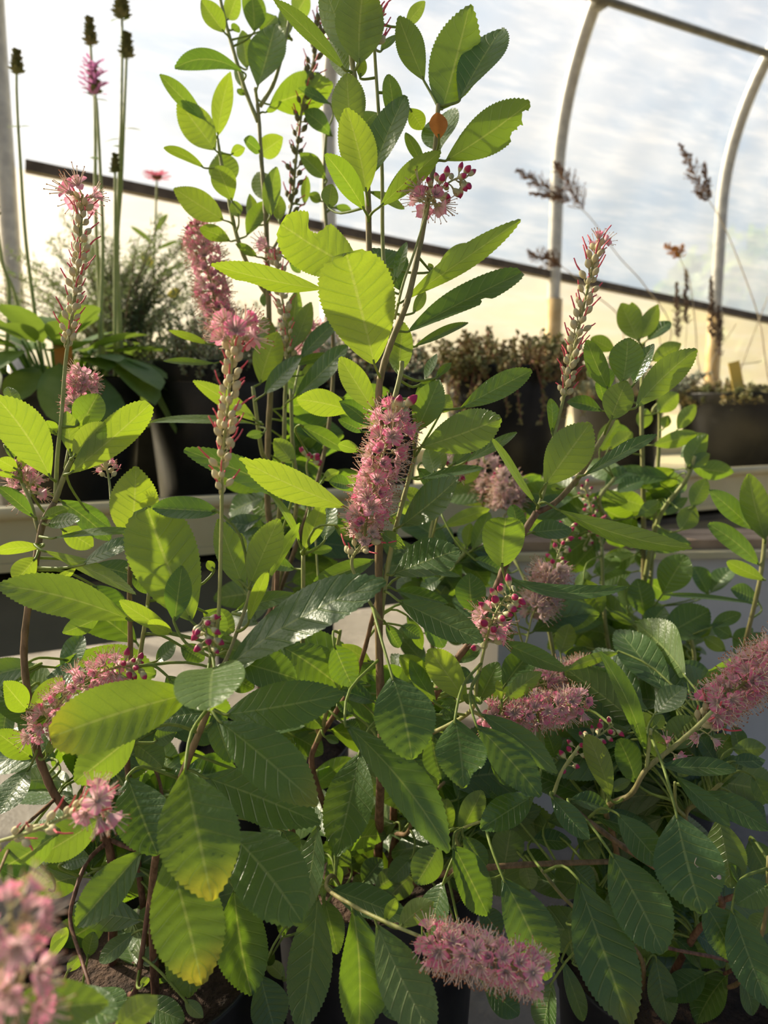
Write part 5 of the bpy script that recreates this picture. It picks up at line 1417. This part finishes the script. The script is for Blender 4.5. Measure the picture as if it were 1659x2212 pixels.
for r in ((688, 308, 985, 652, 195, 54, -2, 14, 4), (1340, 330, 1425, 790, 240, 55, -1, 180, 6), (1240, 870, 1435, 1255, 250, 52, -2, 28, 2), (1430, 915, 1670, 1560, 260, 51, -3, 12, 2), (1665, 770, 1455, 895, 190, 52, -1, 14, 6),
          (268, 195, 515, 478, 145, 54, -2, 12, 3), (390, 220, 645, 290, 115, 56, 0, 14, 1), (1275, 1330, 1000, 1505, 175, 62, -1, 14, 2), (1405, 1335, 1200, 1660, 230, 62, -1, 14, 1), (940, 1230, 1025, 1660, 180, 62, -1, 14, 2),
          (280, 1390, 225, 1720, 290, 58, -1, 14, 1), (1050, 1100, 1230, 1300, 90, 62, 0, 20, 1), (1180, 1070, 1400, 1260, 150, 62, 0, 14, 0), (1540, 480, 1660, 700, 200, 56, 0, 14, 2), (1500, 780, 1420, 640, 60, 54, 0, 14, 0),
          (340, 1240, 480, 1640, 110, 60, 0, 20, 2), (400, 640, 560, 820, 150, 62, 0, 14, 1), (540, 330, 950, 480, 170, 60, 0, 14, 1), (430, 440, 580, 600, 150, 62, 0, 14, 3), (700, 1000, 640, 820, 150, 62, 0, 14, 2),
          (370, 1010, 470, 930, 60, 58, 0, 165, 5), (420, 1280, 380, 1040, 120, 60, 0, 160, 2), (150, 480, 400, 500, 120, 62, 0, 14, 0), (1500, 240, 1640, 380, 160, 60, 0, 14, 0), (1000, 220, 1080, 60, 150, 64, 0, 14, 0), (780, 260, 960, 200, 180, 66, 0, 14, 0),
          (1470, 1300, 1560, 1600, 130, 58, 0, 16, 0), (860, 1240, 800, 1460, 150, 66, 0, 14, 1), (1330, 900, 1430, 1080, 180, 58, 0, 14, 2), (1650, 950, 1560, 1100, 180, 58, 0, 170, 4)):
    L('F', 'C4', *r, **({'wet': .7} if r[:2] == (268, 195) else {}))

# ------------------------------------------------------------------ the leaves deeper inside the shrubs, set in a spiral along their stems
def fill(key, n, y_lo, y_hi, x_lo, x_hi, l0, l1, back=0.02, tint=(0, 3), dmin=.58):
    sh = SHRUB[key]
    S = sh['arr']
    pr = np.array([proj(q) for q in S])
    ok = np.where((pr[:, 1] > y_lo) & (pr[:, 1] < y_hi) & (pr[:, 0] > x_lo) & (pr[:, 0] < x_hi) & (pr[:, 2] > dmin - .06))[0]
    for k in range(n):
        q = S[int(ok[int(rng.integers(len(ok)))])]
        th = k * 2.4 + random.uniform(-.4, .4)
        Ln = random.uniform(l0, l1)
        el = R(random.uniform(-45, 35))
        d = np.array([math.cos(th) * math.cos(el), abs(math.sin(th)) * math.cos(el) * .9 + .12, math.sin(el)])
        d = unit(d)
        B = q + d * .012 + [0, back, 0]
        if np.dot(B - CAM, FWD) < dmin: B = B + [0, dmin - np.dot(B - CAM, FWD), 0]
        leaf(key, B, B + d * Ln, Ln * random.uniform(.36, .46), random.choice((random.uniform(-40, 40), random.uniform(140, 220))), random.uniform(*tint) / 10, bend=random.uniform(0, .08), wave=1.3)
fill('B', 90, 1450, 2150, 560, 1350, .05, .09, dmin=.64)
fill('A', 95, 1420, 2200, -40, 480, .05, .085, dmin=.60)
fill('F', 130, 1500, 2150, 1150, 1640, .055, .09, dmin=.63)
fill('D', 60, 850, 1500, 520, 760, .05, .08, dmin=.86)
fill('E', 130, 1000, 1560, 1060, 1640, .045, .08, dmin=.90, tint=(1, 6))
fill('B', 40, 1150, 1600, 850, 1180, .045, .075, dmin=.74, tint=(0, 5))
# two dropped petals lying on a big leaf of the low shrub
bpy.context.view_layer.update()
for (px, py, tx, ty, lab) in ((1504, 1870, 1516, 1886, 'fallen pale pink petal with a thin thread on a dark leaf'), (1545, 1895, 1556, 1893, 'fallen pink petal close to the edge of the dark leaf')):
    best = None
    me = BIG.data
    o_ = SHRUB['F']['o'] + np.array(BIG.location)
    for v in me.vertices:
        q = np.array(v.co) + o_
        x, y, d = proj(q)
        e = (x - px) ** 2 + (y - py) ** 2
        if best is None or e < best[0]: best = (e, q, d, np.array(v.normal))
    _, q, d, nv = best
    nv = nv if np.dot(nv, CAM - q) > 0 else -nv
    q = q + nv * .0006
    dr = P(tx, ty, d) - P(px, py, d)
    mb = MB(); blade(mb, np.zeros(3), dr, .0028, nv, 0, .3, 5)
    mb.tube(catmull([np.zeros(3), -dr * .4 + nv * .0012, -dr * .8 + np.cross(nv, dr) * .6], 3), .0003, 4, 1)
    link('fallen_petal', mb.mesh('fallen_petal', [M_PETALF, M_FIL]), None, q, lab, 'petal')
for k_, s_ in SHRUB.items():
    print('shrub', k_, s_['n'], 'leaves')
print('objects', len(bpy.data.objects))
